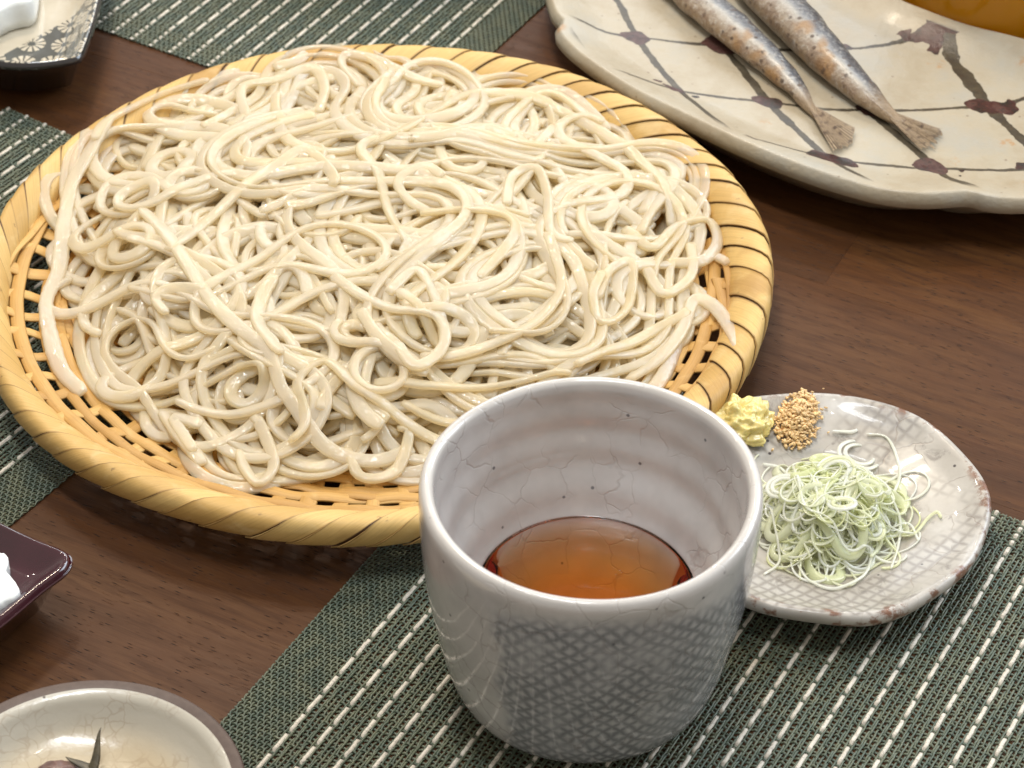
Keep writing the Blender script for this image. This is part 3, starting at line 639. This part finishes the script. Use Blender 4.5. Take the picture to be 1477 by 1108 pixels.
for pts, w in (
    ([(160, 165), (128, 215), (103, 260), (92, 320), (84, 385), (66, 430), (72, 480), (88, 530), (120, 565)], 0.50),
    ([(300, 112), (240, 132), (190, 160), (150, 172), (135, 200)], 0.34),
    ([(395, 95), (440, 76), (490, 62), (540, 68), (580, 88), (600, 100)], 0.40),
    ([(520, 120), (494, 95), (500, 72), (540, 80), (590, 110), (640, 120)], 0.34),
    ([(205, 305), (235, 330), (262, 365), (300, 425), (345, 465), (385, 500), (405, 560), (425, 605), (470, 650), (540, 668), (600, 655)], 0.44),
    ([(395, 390), (380, 420), (372, 465), (400, 500), (412, 530)], 0.44),
    ([(240, 455), (225, 430), (245, 412), (290, 410), (300, 405)], 0.38),
    ([(345, 565), (372, 530), (350, 560), (345, 640), (352, 672), (372, 695), (392, 680), (392, 650), (372, 620), (360, 600)][3:], 0.36),
    ([(235, 590), (255, 620), (280, 655), (292, 668)], 0.46),
    ([(290, 600), (270, 590), (250, 600), (265, 625), (282, 650)], 0.38),
    ([(905, 545), (950, 520), (985, 470), (1000, 440), (1025, 438), (1045, 460), (1068, 500)], 0.42),
    ([(830, 520), (880, 500), (940, 475), (980, 455), (995, 440)], 0.36),
    ([(900, 330), (940, 345), (975, 320), (1020, 325), (1035, 350), (1010, 385), (960, 370)], 0.38),
    ([(930, 400), (955, 430), (985, 410), (1000, 380), (995, 350)], 0.36),
    ([(240, 360), (330, 290), (395, 240), (440, 225), (480, 250), (478, 275)], 0.42),
    ([(355, 165), (350, 130), (400, 110), (450, 100), (468, 125), (458, 160)], 0.40),
    ([(545, 60+130), (520, 215), (545, 240), (560, 300), (590, 345)], 0.36),
    ([(745, 200), (700, 185), (640, 190), (590, 195), (600, 210)], 0.36),
    ([(640, 250), (610, 235), (575, 250), (585, 285), (620, 300)], 0.34),
    ([(690, 395), (740, 340), (735, 310), (690, 300), (640, 305), (600, 320)], 0.36),
    ([(730, 290), (740, 250), (775, 245), (790, 280), (795, 330), (830, 350)], 0.34),
    ([(860, 430), (880, 390), (910, 400), (905, 450), (870, 460), (855, 430), (870, 395)], 0.34),
    ([(790, 330), (810, 400), (790, 450), (740, 480), (660, 500), (600, 510)], 0.36),
    ([(560, 420), (600, 390), (625, 420), (640, 480), (640, 500)], 0.34),
    ([(520, 450), (545, 480), (590, 520), (600, 535)], 0.40),
    ([(480, 400), (560, 440), (630, 470), (640, 500), (600, 520), (570, 515)], 0.38),
    ([(420, 640), (440, 600), (430, 560), (470, 520), (520, 560), (600, 600), (660, 640)], 0.40),
    ([(500, 640), (520, 690), (570, 680), (590, 640), (570, 600)], 0.34),
    ([(580, 575), (640, 585), (690, 590), (740, 585)], 0.40),
    ([(540, 555), (600, 560), (680, 560), (760, 540), (800, 530), (830, 545)], 0.36),
    ):
    px_noodle(pts, w)

ov_, of_, o0 = [], [], 0                     # the buried first strands, hardly seen, are one part
for V, F in under: ov_.append(V); of_ += [tuple(i+o0 for i in f) for f in F]; o0 += len(V)
tag(mk('buried_noodles', np.vstack(ov_), of_, M_noodle, pile), kind='stuff')

# ---------------------------------------------------------------- cup with dipping soup
CX, CY = 2.03, 44.77
cup = thing('soup_cup', (CX, CY, 0.1), 'grey blue crackled ceramic cup with hatched brushwork holding brown dipping soup', 'cup')
outer = dense([(0.0, 0.25), (1.9, 0.22), (2.35, 0.0), (2.62, 0.02), (3.05, 0.20), (3.47, 0.68), (3.74, 1.5), (3.98, 2.8), (4.19, 4.15), (4.31, 5.7), (4.33, 6.8), (4.30, 7.12), (4.22, 7.27), (4.10, 7.30)], 0.10)
inner = dense([(4.10, 7.30), (3.99, 7.22), (3.94, 7.02), (3.86, 6.2), (3.62, 5.0), (3.28, 4.2), (2.90, 3.4), (2.35, 2.5), (1.55, 1.65), (0.6, 1.3), (0.0, 1.25)], 0.10)
prof = np.vstack([outer, inner[1:]])
wheel = np.r_[np.zeros(len(outer)), 0.020*np.sin(inner[1:, 1]*math.pi/0.55)*np.clip((7.0-inner[1:, 1]), 0, 1)]
prof[:, 0] = np.maximum(prof[:, 0]+wheel*(prof[:, 0] > 0.8), 0.0)
V, F, th = lathe(prof, 160, lambda t: 1+0.006*np.sin(2*t+1)+0.003*np.sin(5*t))
thv = np.tile(th, len(prof)); arc = np.r_[0, np.cumsum(np.linalg.norm(np.diff(prof, axis=0), axis=1))]
V[:, 2] += np.where(V[:, 2] > 5, 0.05*np.sin(2*thv+0.6), 0)
isout = np.repeat(np.arange(len(prof)) < len(outer), 160)
deg = np.degrees(np.mod(thv+np.pi/2+np.pi, 2*np.pi)-np.pi)       # 0 at the front
panel = np.clip((deg+34+1.5*np.sin(V[:, 2]*2.3)+0.8*np.sin(V[:, 2]*7))/3.2, 0, 1)+np.clip((-deg-78)/4, 0, 1)
zz = V[:, 2]; topfade = np.clip((6.6+0.3*np.sin(thv*3)-zz)/0.5, 0, 1)*np.clip((zz-0.25)/0.4, 0, 1)
paint = isout*np.clip(panel, 0, 1)*topfade
lip = np.clip((zz-6.75)/0.4, 0, 1)*np.where(isout, 1, np.clip((zz-7.1)/0.1, 0, 1))
body = mk('cup_body', V, F, M_cup, cup, uv=np.stack([thv*4.1, np.repeat(arc, 160)], 1), attrs={'paint': paint, 'lip': lip})
zs = 3.42; pin = [p for p in inner[::-1] if p[1] < zs-0.02]
Vs, Fs, _ = lathe(np.array([(max(0, p[0]-0.01), p[1]+0.01) for p in pin]+[(2.885, zs+0.012), (2.84, zs-0.006), (2.78, zs-0.015), (2.68, zs-0.02), (2.0, zs-0.02), (0, zs-0.02)]), 96)
mk('dipping_soup', Vs, Fs, M_soup, cup)

# ---------------------------------------------------------------- small condiment plate
PX, PY, PR = 8.89, 50.69, 4.74
splate = thing('small_plate', (PX, PY, 0.1), 'small irregular crackled plate with rusty rim carrying scallion, sesame and ginger', 'plate')
def sp_rf(t): return 1+0.014*np.sin(3*t+0.4)+0.010*np.sin(5*t+2)+0.006*np.sin(9*t+1)
p_out = dense([(0, 0.2), (2.3, 0.2), (2.5, 0.0), (2.75, 0.0), (2.9, 0.25), (3.8, 0.62), (4.45, 0.85), (4.70, 1.05), (4.76, 1.28), (4.70, 1.42)], 0.10)
p_in = dense([(4.70, 1.42), (4.58, 1.45), (4.42, 1.38), (3.9, 1.12), (3.1, 0.88), (2.75, 0.78), (2.6, 0.68), (2.2, 0.60), (1.2, 0.56), (0, 0.55)], 0.10)
def sp_z(r): return np.interp(r, p_in[::-1, 0], p_in[::-1, 1])
pr = np.vstack([p_out, p_in[1:]]); V, F, th = lathe(pr, 160, sp_rf); thv = np.tile(th, len(pr)); isin = np.repeat(np.arange(len(pr)) >= len(p_out), 160)
rr = np.hypot(V[:, 0], V[:, 1]); V[:, 2] += np.clip((rr-3)/1.7, 0, 1)*(0.05*np.sin(3*thv)+0.03*np.sin(7*thv+1))
mk('plate_body', V, F, M_sp, splate, attrs={'paint': isin*np.clip((rr-2.75)/0.15, 0, 1), 'lip': np.clip((rr-4.38)/0.2, 0, 1)*(V[:, 2] > 1.05)})

# scallion: thin curls dropped on a small height map
sc_c = at(1190, 748, 0.8)
on = thing('scallion_heap', (sc_c[0], sc_c[1], 0.8), 'small heap of shredded pale green and white scallion curls on the small plate', 'scallion')
def mound(dx, dy, R_=1.72, h=1.05):
    q = np.hypot(dx/0.95, dy/1.12)/R_; return h*np.clip(1-q**2.2, 0, 1)
oh = Heap(PX-5, PY-5, 10, 0.03, lambda X, Y: 0.13+sp_z(np.hypot(X-PX, Y-PY))+mound(X-sc_c[0], Y-sc_c[1]))
g_ = []
for i in range(30):
    for j in range(60):
        q_r = 1.72*i/29; a = 2*math.pi*j/60; dx, dy = q_r*0.95*math.cos(a), q_r*1.12*math.sin(a)
        from mathutils import noise as mn
        nz = mn.noise(Vector((dx*3, dy*3, 0)))*0.16+mn.noise(Vector((dx*8, dy*8, 2)))*0.08
        g_.append((dx*(1+nz*0.3), dy*(1+nz*0.3), 0.13+float(sp_z(math.hypot(sc_c[0]+dx-PX, sc_c[1]+dy-PY)))+float(mound(dx, dy))*(1+nz)-0.05-0.8))
mk('packed_scallion', g_, grid_faces(30, 60, True)[:, ::-1], M_onion_p, on)
def curl(L, r, cen, rad):
    n = int(L/0.06); a = rng.uniform(0, 2*np.pi); q = rad*math.sqrt(rng.uniform()); p = cen+q*np.array([math.cos(a)*0.95, math.sin(a)*1.12])
    hd = rng.uniform(0, 6.28); k0 = rng.choice([-1, 1])/r; out = []
    kk = np.cumsum(rng.standard_normal(n))*0.16
    for i in range(n):
        out.append(p); dx = cen-p; c_ = math.cos(hd)*dx[1]-math.sin(hd)*dx[0]; far = np.hypot(*dx)/rad
        k_ = k0+kk[i]+(np.sign(c_)*(far-0.9)*5 if far > 0.9 else 0); hd += k_*0.06; p = p+0.06*np.array([math.cos(hd), math.sin(hd)])
    return np.array(out)
def smooth_strand(hh, P, w, t, lift=0.0, roll0=0.0):
    z = hh.drop(P, w, t, 3.0, 0.3, 2)+lift; s_ = np.arange(len(P)); roll = roll0+0.5*np.sin(s_*0.12+rng.uniform(0, 6))
    return strand_mesh(np.column_stack([P, z]), w, t, roll, 6)
for q in range(275):
    f = q/275; cen = sc_c+np.array([0.05, 0.0]); rad = 1.95*(1-0.5*f)
    ring = rng.uniform() < 0.30
    P = curl(rng.uniform(1.6, 3.4) if ring else rng.uniform(2.0, 4.5), rng.uniform(0.34, 0.75) if ring else rng.uniform(0.7, 2.2), cen, rad)
    w, t = (rng.uniform(0.18, 0.34), 0.045) if ring else (rng.uniform(0.05, 0.085), 0.04)
    V, F = smooth_strand(oh, P, w, t, 0.02, rng.uniform(-1.1, 1.1) if ring else 0)
    mk('scallion_shred', V-np.array([sc_c[0], sc_c[1], 0.8]), F, M_onion_p if ring else M_onion, on)
for q, (x, y, s0) in enumerate(((1240, 655, .62), (1205, 680, .5), (1130, 700, .42), (1215, 725, .36), (1258, 760, .35))):
    c_ = at(x, y, 1.6); zt = float(oh.get(np.array([c_[0]]), np.array([c_[1]]))[0]); c_ = at(x, y, zt+0.1)
    tilt = rng.uniform(-0.5, 0.5, 2); t_ = np.linspace(0, 2*np.pi, 36, endpoint=False)
    for k_ in range(2):
        r_ = s0*(1-0.3*k_); rr_ = r_*(1+0.07*np.sin(2*t_+q)); X_ = rr_*np.cos(t_); Y_ = rr_*np.sin(t_)
        P3 = np.column_stack([c_[0]+X_, c_[1]+Y_, zt+0.07+0.02*k_+tilt[0]*X_+tilt[1]*Y_+0*X_]); P3[:, 2] = np.maximum(P3[:, 2], zt-0.15)
        V, F = strand_mesh(np.vstack([P3, P3[:1]]), 0.13, 0.05, None, 6); mk('scallion_ring', V-np.array([sc_c[0], sc_c[1], 0.8]), F, M_onion, on)
for pts in ([(1100, 668), (1130, 680), (1150, 690), (1162, 730), (1190, 770), (1225, 785), (1255, 800), (1245, 830), (1205, 848), (1170, 838), (1150, 820)],
            [(1250, 625), (1280, 630), (1296, 670), (1294, 700), (1270, 715), (1245, 725)], [(1285, 715), (1298, 755), (1295, 790), (1285, 820)],
            [(1240, 740), (1262, 765), (1270, 790), (1255, 805)], [(1290, 750), (1312, 760), (1325, 780)], [(1300, 772), (1320, 768), (1338, 748), (1352, 738), (1358, 748)],
            [(1110, 740), (1125, 780), (1122, 815), (1100, 828)], [(1195, 815), (1190, 835)], [(1255, 735), (1300, 770), (1320, 770)], [(1200, 620), (1230, 622), (1238, 616)]):
    P = np.array([at(x, y, 1.4) for x, y in pts])
    for _ in range(2): P = np.array([at(x, y, float(oh.get(np.array([p[0]]), np.array([p[1]]))[0])+0.05) for (x, y), p in zip(pts, P)])
    V, F = smooth_strand(oh, resample(P, 0.06), rng.uniform(0.07, 0.11), 0.05, 0.03); mk('scallion_shred', V-np.array([sc_c[0], sc_c[1], 0.8]), F, M_onion, on)

# sesame
ss = at(1155, 605, 1.2); seeds_V = []; seeds_F = []
def ico():
    import bmesh
    b = bmesh.new(); bmesh.ops.create_icosphere(b, subdivisions=1, radius=1); b.verts.ensure_lookup_table()
    v = np.array([p.co[:] for p in b.verts]); f = np.array([[q.index for q in p.verts] for p in b.faces]); b.free(); return v, f
iv, if_ = ico(); off = 0
for q in range(1300):
    g = rng.normal(0, 1, 2)*np.array([0.27, 0.29]); 
    if np.hypot(*g) > 0.72: continue
    if rng.uniform() < 0.03: g *= rng.uniform(1.2, 2.0)
    x = ss[0]-0.1+g[0]+0.25*g[1]; y_ = ss[1]-0.15+g[1]*1.35; base = 0.14+float(sp_z(math.hypot(x-PX, y_-PY))); hh = 0.55*math.exp(-(g[0]**2+g[1]**2)/0.30)
    z = base+rng.uniform(0.3, 1)*hh+0.02; s_ = np.array([0.085, 0.05, 0.034])*rng.uniform(0.55, 1.3)
    e = Matrix.Rotation(rng.uniform(0, 6.28), 3, 'Z') @ Matrix.Rotation(rng.uniform(-0.7, 0.7), 3, 'Y')
    v = (iv*s_*np.array([1+0.3*iv[:, :1]*0, 1, 1])[0] if False else iv*s_) @ np.array(e).T+np.array([x, y_, z]); seeds_V.append(v); seeds_F.append(if_+off); off += len(iv)
o = mk('sesame_seeds', np.vstack(seeds_V)-np.array([ss[0], ss[1], 1.0]), np.vstack(seeds_F), M_sesame, loc=(ss[0], ss[1], 1.0))
tag(o, 'small mound of ground toasted sesame seeds between the ginger and the scallion', 'sesame', kind='stuff')

# ginger
from mathutils import noise as mn
gc = at(1065, 606, 1.35); n1, n2 = 60, 90; V = []
for i in range(n1):
    for j in range(n2):
        a = 2*np.pi*j/n2; b = math.pi*0.5*(1-i/(n1-1)); d = Vector((math.cos(b)*math.cos(a), math.cos(b)*math.sin(a), math.sin(b)))
        f = 1.05+0.22*mn.noise(d*2.0)+0.20*mn.noise(d*4+Vector((3, 1, 2)))+0.10*mn.noise(d*9)+0.035*mn.noise(d*20)
        V.append((d.x*0.98*f, d.y*0.92*f, d.z*0.78*f))
o = mk('grated_ginger', V, grid_faces(n1, n2, True)[:, ::-1], M_ginger, loc=(gc[0], gc[1], 1.08)); tag(o, 'small yellow lump of grated ginger on the edge of the small plate beside the cup', 'ginger')

# ---------------------------------------------------------------- plates from outlines
def outline_plate(pts, z_edge, rim_h, rim_w, foot, step=0.5, rings=70, thick=0.55):
    P = resample(np.vstack([pts, pts[:1]]), step); c = P.mean(0); n = len(P)
    nxt = np.roll(P, -1, 0)
    ts = np.r_[np.linspace(0, 0.75, rings//2, endpoint=False), np.linspace(0.75, 1, rings//2+1)]
    top = []
    for t in ts:
        Q = c+(P-c)*t; d = np.min(np.linalg.norm(Q[:, None]-P[None], axis=2), 1)
        q = np.clip(1-d/rim_w, 0, 1); z = z_edge-rim_h+rim_h*(q*q*(3-2*q)); z -= 0.30*np.clip(1-d/0.22, 0, 1)**2
        top.append(np.column_stack([Q, z, d]))
    bot = []
    for t, zf in ((0.998, -thick*0.75), (0.975, -thick), (0.93, -thick-0.22), (0.80, None), (0.6, 0.0), (0.55, 0.0)):
        Q = c+(P-c)*t; z = np.full(n, z_edge+zf if (zf is not None and zf < 0) else (foot if zf == 0 else foot+0.35)); bot.append(np.column_stack([Q, z, np.full(n, 9.0)]))
    A = np.vstack(top+bot); return A[:, :3], grid_faces(len(top)+len(bot), n, True), A[:, 3], c, len(top)*n
bp_px = [(775, -60), (786, -5), (796, 26), (808, 40), (800, 52), (812, 70), (842, 96), (905, 138), (985, 178), (1060, 214), (1140, 247), (1200, 268), (1270, 287), (1335, 294), (1400, 291), (1420, 296), (1445, 300), (1477, 301), (1560, 296), (1640, 270), (1690, 210), (1680, 150), (1600, 104), (1477, 66), (1400, 46), (1330, 20), (1290, 2), (1200, -50), (1100, -110), (1000, -150), (880, -140), (800, -110)]
ZE = 2.3
pts = np.array([at(x, y, ZE-0.35) for x, y in bp_px])
V, F, d, c, ntop = outline_plate(pts, ZE, 0.55, 2.0, 0.0, 0.3, 80, 0.75)
XP = [((835, 28), (0, 0)), ((908, 57), (1, 0)), ((1015, 62), (2, 0)), ((1212, 57), (3, 0)), ((1345, 48), (4, 0)), ((972, 130), (1, 1)), ((1120, 155), (2, 1)), ((1270, 155), (3, 1)), ((1430, 155), (4, 1)), ((1195, 225), (2, 2)), ((1360, 241), (3, 2)), ((1505, 243), (4, 2)), ((875, 0), (1, -.75)), ((1160, 0), (3, -.7))]
A_ = np.array([[1, *at(x, y, ZE-0.5)] for (x, y), _ in XP]); q_ = lambda A: np.column_stack([A, A[:, 1]**2, A[:, 1]*A[:, 2], A[:, 2]**2])
mu = A_[:, 1:].mean(0); A_[:, 1:] -= mu; sol = np.linalg.lstsq(q_(A_), np.array([u for _, u in XP]), rcond=None)[0]
B_ = np.column_stack([np.ones(len(V)), V[:, :2]-mu]); uvp = q_(B_) @ sol
t = thing('fish_plate', (c[0], c[1], 0), 'large long beige stoneware plate painted with dark brown lines and knots under two fish', 'plate')
mk('plate_body', V-np.array([c[0], c[1], 0]), F, M_bp, t, uv=uvp, attrs={'paint': (np.arange(len(V)) < ntop)*np.clip((d-0.45)/0.35, 0, 1)})
zfloor = ZE-0.55
# fish
def fish(pts, rad, label, tail, zoff=0.0, open_=0.5, dorsal=0.0):
    n = 90; m = 28
    P = np.array([[*at(x, y, zfloor+0.5), 0] for x, y in pts]); R_ = np.array(rad); R_[-1] *= 0.8; Q = dense(P, 0.15); dQ = np.r_[0, np.cumsum(np.linalg.norm(np.diff(Q, axis=0), axis=1))]
    dP = np.r_[0, np.cumsum(np.linalg.norm(np.diff(P, axis=0), axis=1))]; s_ = np.linspace(0, dQ[-1], n); Q = np.stack([np.interp(s_, dQ, Q[:, k]) for k in range(3)], 1)
    rr = 0.77*np.interp(s_/dQ[-1], dP/dP[-1], R_); T = np.gradient(Q, axis=0); T /= np.linalg.norm(T, axis=1)[:, None]; sd = np.stack([-T[:, 1], T[:, 0], 0*T[:, 0]], 1)
    org = np.array([Q[n//2, 0], Q[n//2, 1], zfloor]); root = thing('grilled_fish', tuple(org), label, 'fish', 0.0, 'grilled fish on the long plate')
    V = []; UV = []
    for i in range(n):
        for j in range(m):
            a = 2*np.pi*j/m; x_ = math.cos(a)*rr[i]*1.0; z_ = math.sin(a)*rr[i]*0.80; pz = zfloor+zoff+rr[i]*0.74+0.06
            bump_ = 0.035*mn.noise(Vector((Q[i, 0]*1.5, Q[i, 1]*1.5, a*1.3)))
            V.append(Q[i]+sd[i]*(x_+bump_)+np.array([0, 0, pz+z_+bump_])); UV.append((i/(n-1), 0.5+0.5*math.cos(a)))
    V.append(Q[-1]+T[-1]*0.1+np.array([0, 0, zfloor+zoff+rr[-1]*0.8+0.06])); UV.append((1, .5)); V.append(Q[0]+np.array([0, 0, zfloor+rr[0]])); UV.append((0, .5))
    F = [tuple(f) for f in grid_faces(n, m, True).tolist()]+[((n-1)*m+j, (n-1)*m+(j+1) % m, n*m) for j in range(m)]+[((j+1) % m, j, n*m+1) for j in range(m)]
    mk('fish_body', np.array(V)-org, F, M_fish, root, uv=np.array(UV))
    # forked tail: two lobes fanning from the wrist of the tail
    for lobe in tail:
        E = [np.array(at(x, y, zfloor+0.35)) for x, y in lobe]; b0 = Q[-1][:2]-T[-1][:2]*0.7; a_, b_ = 11, 9; Vt = []; Ut = []
        for i in range(a_):
            f = i/(a_-1); e = E[0]*(1-f)+E[1]*f; e = e+(E[2]-(E[0]+E[1])/2)*4*f*(1-f); e = e+T[-1][:2]*0.40*mn.noise(Vector((f*9, lobe[0][0], 0)))
            st = b0+sd[-1][:2]*rr[-1]*(1-2*f)*0.95
            for j in range(b_):
                g = j/(b_-1); p = st*(1-g)+e*g; Vt.append((p[0], p[1], zfloor+zoff+0.10+rr[-1]*1.1*(1-g)**1.5+0.06*math.sin(f*9)*g+0.08)); Ut.append((g, f+g*0.02))
        Vt = np.array(Vt); Vb = Vt-np.array([0, 0, 0.03]); g1 = grid_faces(a_, b_)
        mk('tail_fin', np.vstack([Vt, Vb])-org, np.vstack([g1, g1[:, ::-1]+len(Vt)]), M_fin, root, uv=np.array(Ut+Ut))
    return root, org, zfloor
fish([(900, -85), (960, -38), (1012, 8), (1058, 45), (1105, 83), (1145, 118), (1168, 143), (1184, 160)], (0.55, 0.85, 0.92, 0.90, 0.76, 0.50, 0.27, 0.17),
     'slender grilled fish speckled brown, the nearer one with its thin tail spread', [[(1234, 178), (1203, 212), (1226, 200)]])
r2, org2, _ = fish([(1010, -110), (1062, -50), (1100, -8), (1150, 42), (1200, 92), (1250, 134), (1282, 156), (1303, 168)], (0.6, 0.95, 1.12, 1.12, 0.95, 0.66, 0.36, 0.24),
     'silver blue grilled fish lying behind, with a darker brown tail', [[(1360, 180), (1346, 194), (1356, 188)], [(1352, 191), (1330, 210), (1345, 203)]])

# ---------------------------------------------------------------- flower dish top left with white block
ZD = 2.3
fd_px = [(-150, 20), (-90, 62), (-30, 90), (30, 98), (85, 94), (114, 88), (122, 78), (135, 44), (146, 5), (156, -40), (150, -90), (80, -130), (-60, -140), (-140, -80)]
pts = np.array([at(x, y, ZD-0.2) for x, y in fd_px]); V, F, d, c, ntop = outline_plate(pts, ZD, 0.9, 1.3, 0.0, 0.3, 60, 0.4)
t = thing('flower_dish', (c[0], c[1], 0), 'cream dish with small stamped flowers and a dark glazed rim in the top left corner', 'dish')
la, lb = at(-20, 82, ZD-0.6), at(138, -3, ZD-0.6); nn_ = np.array([lb[1]-la[1], -(lb[0]-la[0])]); nn_ /= np.linalg.norm(nn_)
side_ = (V[:, :2]-la) @ nn_
mk('dish_body', V-np.array([c[0], c[1], 0]), F, M_fd, t, attrs={'paint': 0.5+np.clip(side_, -0.5, 0.5), 'lip': np.where(np.arange(len(V)) < ntop, np.clip(1-(d-0.02)/0.22, 0, 1), 1.0)})
def block(name, pts_px, z0, h, mat, label, cat, rough=0.03, z_at=None):
    P = np.array([at(x, y, z0+h) for x, y in pts_px]); c = P.mean(0); P = resample(np.vstack([P, P[:1]]), 0.12); n = len(P); V = []
    for (s_, z) in ((0.0, z0), (0.97, z0), (1.0, z0+h*0.3), (1.0, z0+h*0.85), (0.97, z0+h), (0.6, z0+h), (0.0, z0+h)):
        for q, p in enumerate(P):
            k_ = s_+(rough*mn.noise(Vector((p[0]*3, p[1]*3, z*4)))+rough*0.6*mn.noise(Vector((p[0]*9, p[1]*9, z*9))) if s_ > 0.9 else 0)
            V.append((c[0]+(p[0]-c[0])*k_, c[1]+(p[1]-c[1])*k_, z+(0.05*mn.noise(Vector((p[0], p[1], 1))) if s_ < .9 and z > z0 else 0)))
    o = mk(name, np.array(V)-np.array([c[0], c[1], z0]), grid_faces(7, n, True), mat, loc=(c[0], c[1], z0)); return tag(o, label, cat)
block('tofu_block', [(-80, -100), (38, -100), (50, -12), (15, 6), (-70, 28)], ZD-0.82, 1.1, M_tofu, 'smooth bluish white block of tofu resting in the flower dish', 'tofu', 0.01)

# ---------------------------------------------------------------- maroon lacquer dish at the left edge
ZL = 2.1
lq_px = [(-220, 640), (-60, 716), (0, 750), (60, 778), (90, 790), (104, 802), (96, 822), (60, 850), (0, 900), (-90, 965), (-220, 1010), (-330, 900), (-330, 720)]
pts = np.array([at(x, y, ZL-0.1) for x, y in lq_px]); V, F, d, c, ntop = outline_plate(pts, ZL, 0.55, 1.0, 0.0, 0.15, 60, 0.28)
t = thing('lacquer_dish', (c[0], c[1], 0.0), 'dark maroon lacquer dish with rounded corner at the left edge', 'dish')
V[V[:, 2] < 0.4, 2] += 0.0
mk('dish_body', V-np.array([c[0], c[1], 0]), F, M_lacquer, t)
block('white_salt_block', [(-60, 770), (-10, 790), (8, 800), (12, 812), (8, 822), (15, 830), (29, 850), (24, 858), (-2, 872), (-60, 892)], ZL-0.5, 0.5, M_tofu, 'rough edged crumbly white block on the maroon lacquer dish', 'tofu', 0.10)

# ---------------------------------------------------------------- beige bowl bottom left
bl = np.array(at(118, 1163, 1.6)); 
bowl = thing('beige_dish', (bl[0], bl[1], 0.0), 'round beige crackled dish with a brown rim in the bottom left corner', 'dish')
RB = 4.1
po = dense([(0, 0.2), (2.4, 0.2), (2.6, 0), (2.9, 0), (3.1, 0.4), (3.9, 1.0), (4.25, 1.45), (4.35, 1.7), (4.30, 1.80)], 0.12)
pi_ = dense([(4.30, 1.80), (4.18, 1.80), (3.80, 1.70), (3.6, 1.40), (3.2, 1.0), (2.4, 0.78), (1.2, 0.70), (0, 0.68)], 0.10)
pr = np.vstack([po, pi_[1:]]); V, F, th = lathe(pr, 128, lambda t: 0.945+0.006*np.sin(3*t)); rr = (1/0.945)* np.hypot(V[:, 0], V[:, 1]); isin = np.repeat(np.arange(len(pr)) >= len(po), 128)
mk('dish_body', V, F, M_bowl, bowl, attrs={'lip': np.where(isin, np.clip((rr-3.95)/0.13, 0, 1), 1), 'rr': np.where(isin, rr/4.3, 1)})
gp = at(132, 1118, 0.8); sprig = thing('herb_garnish', (gp[0], gp[1], 0.8), 'dark pointed leaf tip with a torn scrap standing in the beige dish', 'garnish')
for a_, b_, w0, za, zb in (((126, 1125), (149, 1049), 0.30, 0.85, 1.6), ((135, 1115), (98, 1092), 0.34, 0.95, 1.1)):
    A = np.array([*at(*a_, za), za]); B = np.array([*at(*b_, zb), zb]); s_ = np.linspace(0, 1, 14)[:, None]; P = A*(1-s_)+B*s_+np.array([0.06, 0, 0])*np.sin(s_*5)
    V, F = strand_mesh(P, w0*(1-0.92*s_[:, 0]**1.5), w0*0.35*(1-0.8*s_[:, 0]), None, 8); mk('leaf', V-np.array([gp[0], gp[1], 0.8]), F, M_sprig, sprig)
c_ = at(85, 1118, 0.8); V = []
for i in range(24):
    for j in range(36):
        a = 2*np.pi*j/36; b = math.pi*0.5*(1-i/23); dd = Vector((math.cos(b)*math.cos(a), math.cos(b)*math.sin(a), math.sin(b))); f = 1+0.15*mn.noise(dd*2.5)
        V.append((dd.x*0.6*f, dd.y*0.45*f, dd.z*0.35*f))
tag(mk('pickle', V, grid_faces(24, 36, True)[:, ::-1], M_pink, loc=(c_[0], c_[1], 0.74)), 'brown glossy morsel at the foot of the dark leaf in the beige dish', 'pickle')

# ---------------------------------------------------------------- amber glass top right
GR = 3.45; gl_c = at(1453, 60, 1.95)+np.array([0, GR-1.6])
glass = thing('tea_glass', (gl_c[0]+0.0, gl_c[1]+2.0, 0.0), 'glass of amber tea standing behind the fish plate in the top right corner', 'glass')
Vg, Fg, _ = lathe(dense([(0, 0.0), (GR-0.25, 0.0), (GR, 0.25), (GR+0.05, 5.0), (GR+0.2, 10.0), (GR+0.1, 10.1), (GR, 10.0), (GR-0.15, 5.0), (GR-0.2, 1.4), (GR-0.6, 1.05), (0, 1.0)], 0.3), 96)
mk('glass_wall', Vg, Fg, M_glass, glass)
Vg, Fg, _ = lathe(np.array([(0, 0.02), (GR-0.3, 0.03), (GR-0.06, 0.3), (GR-0.05, 7.6), (0, 7.6)]), 96); mk('tea', Vg, Fg, M_tea, glass)

# dark bowl just past the top edge
db = at(575, -75, 0.0)
Vd, Fd, _ = lathe(dense([(0, 0.0), (1.6, 0.0), (1.8, 0.1), (2.6, 0.8), (3.3, 2.2), (3.5, 3.6), (3.35, 3.65), (3.1, 2.2), (2.3, 0.9), (0, 0.6)], 0.2), 72)
o = mk('dark_bowl', Vd, Fd, M_lacquer, loc=(db[0], db[1], 0.12)); tag(o, 'small dark bowl at the top edge behind the bamboo tray', 'bowl')
print('noodles', NN, 'max', hp.H.max())
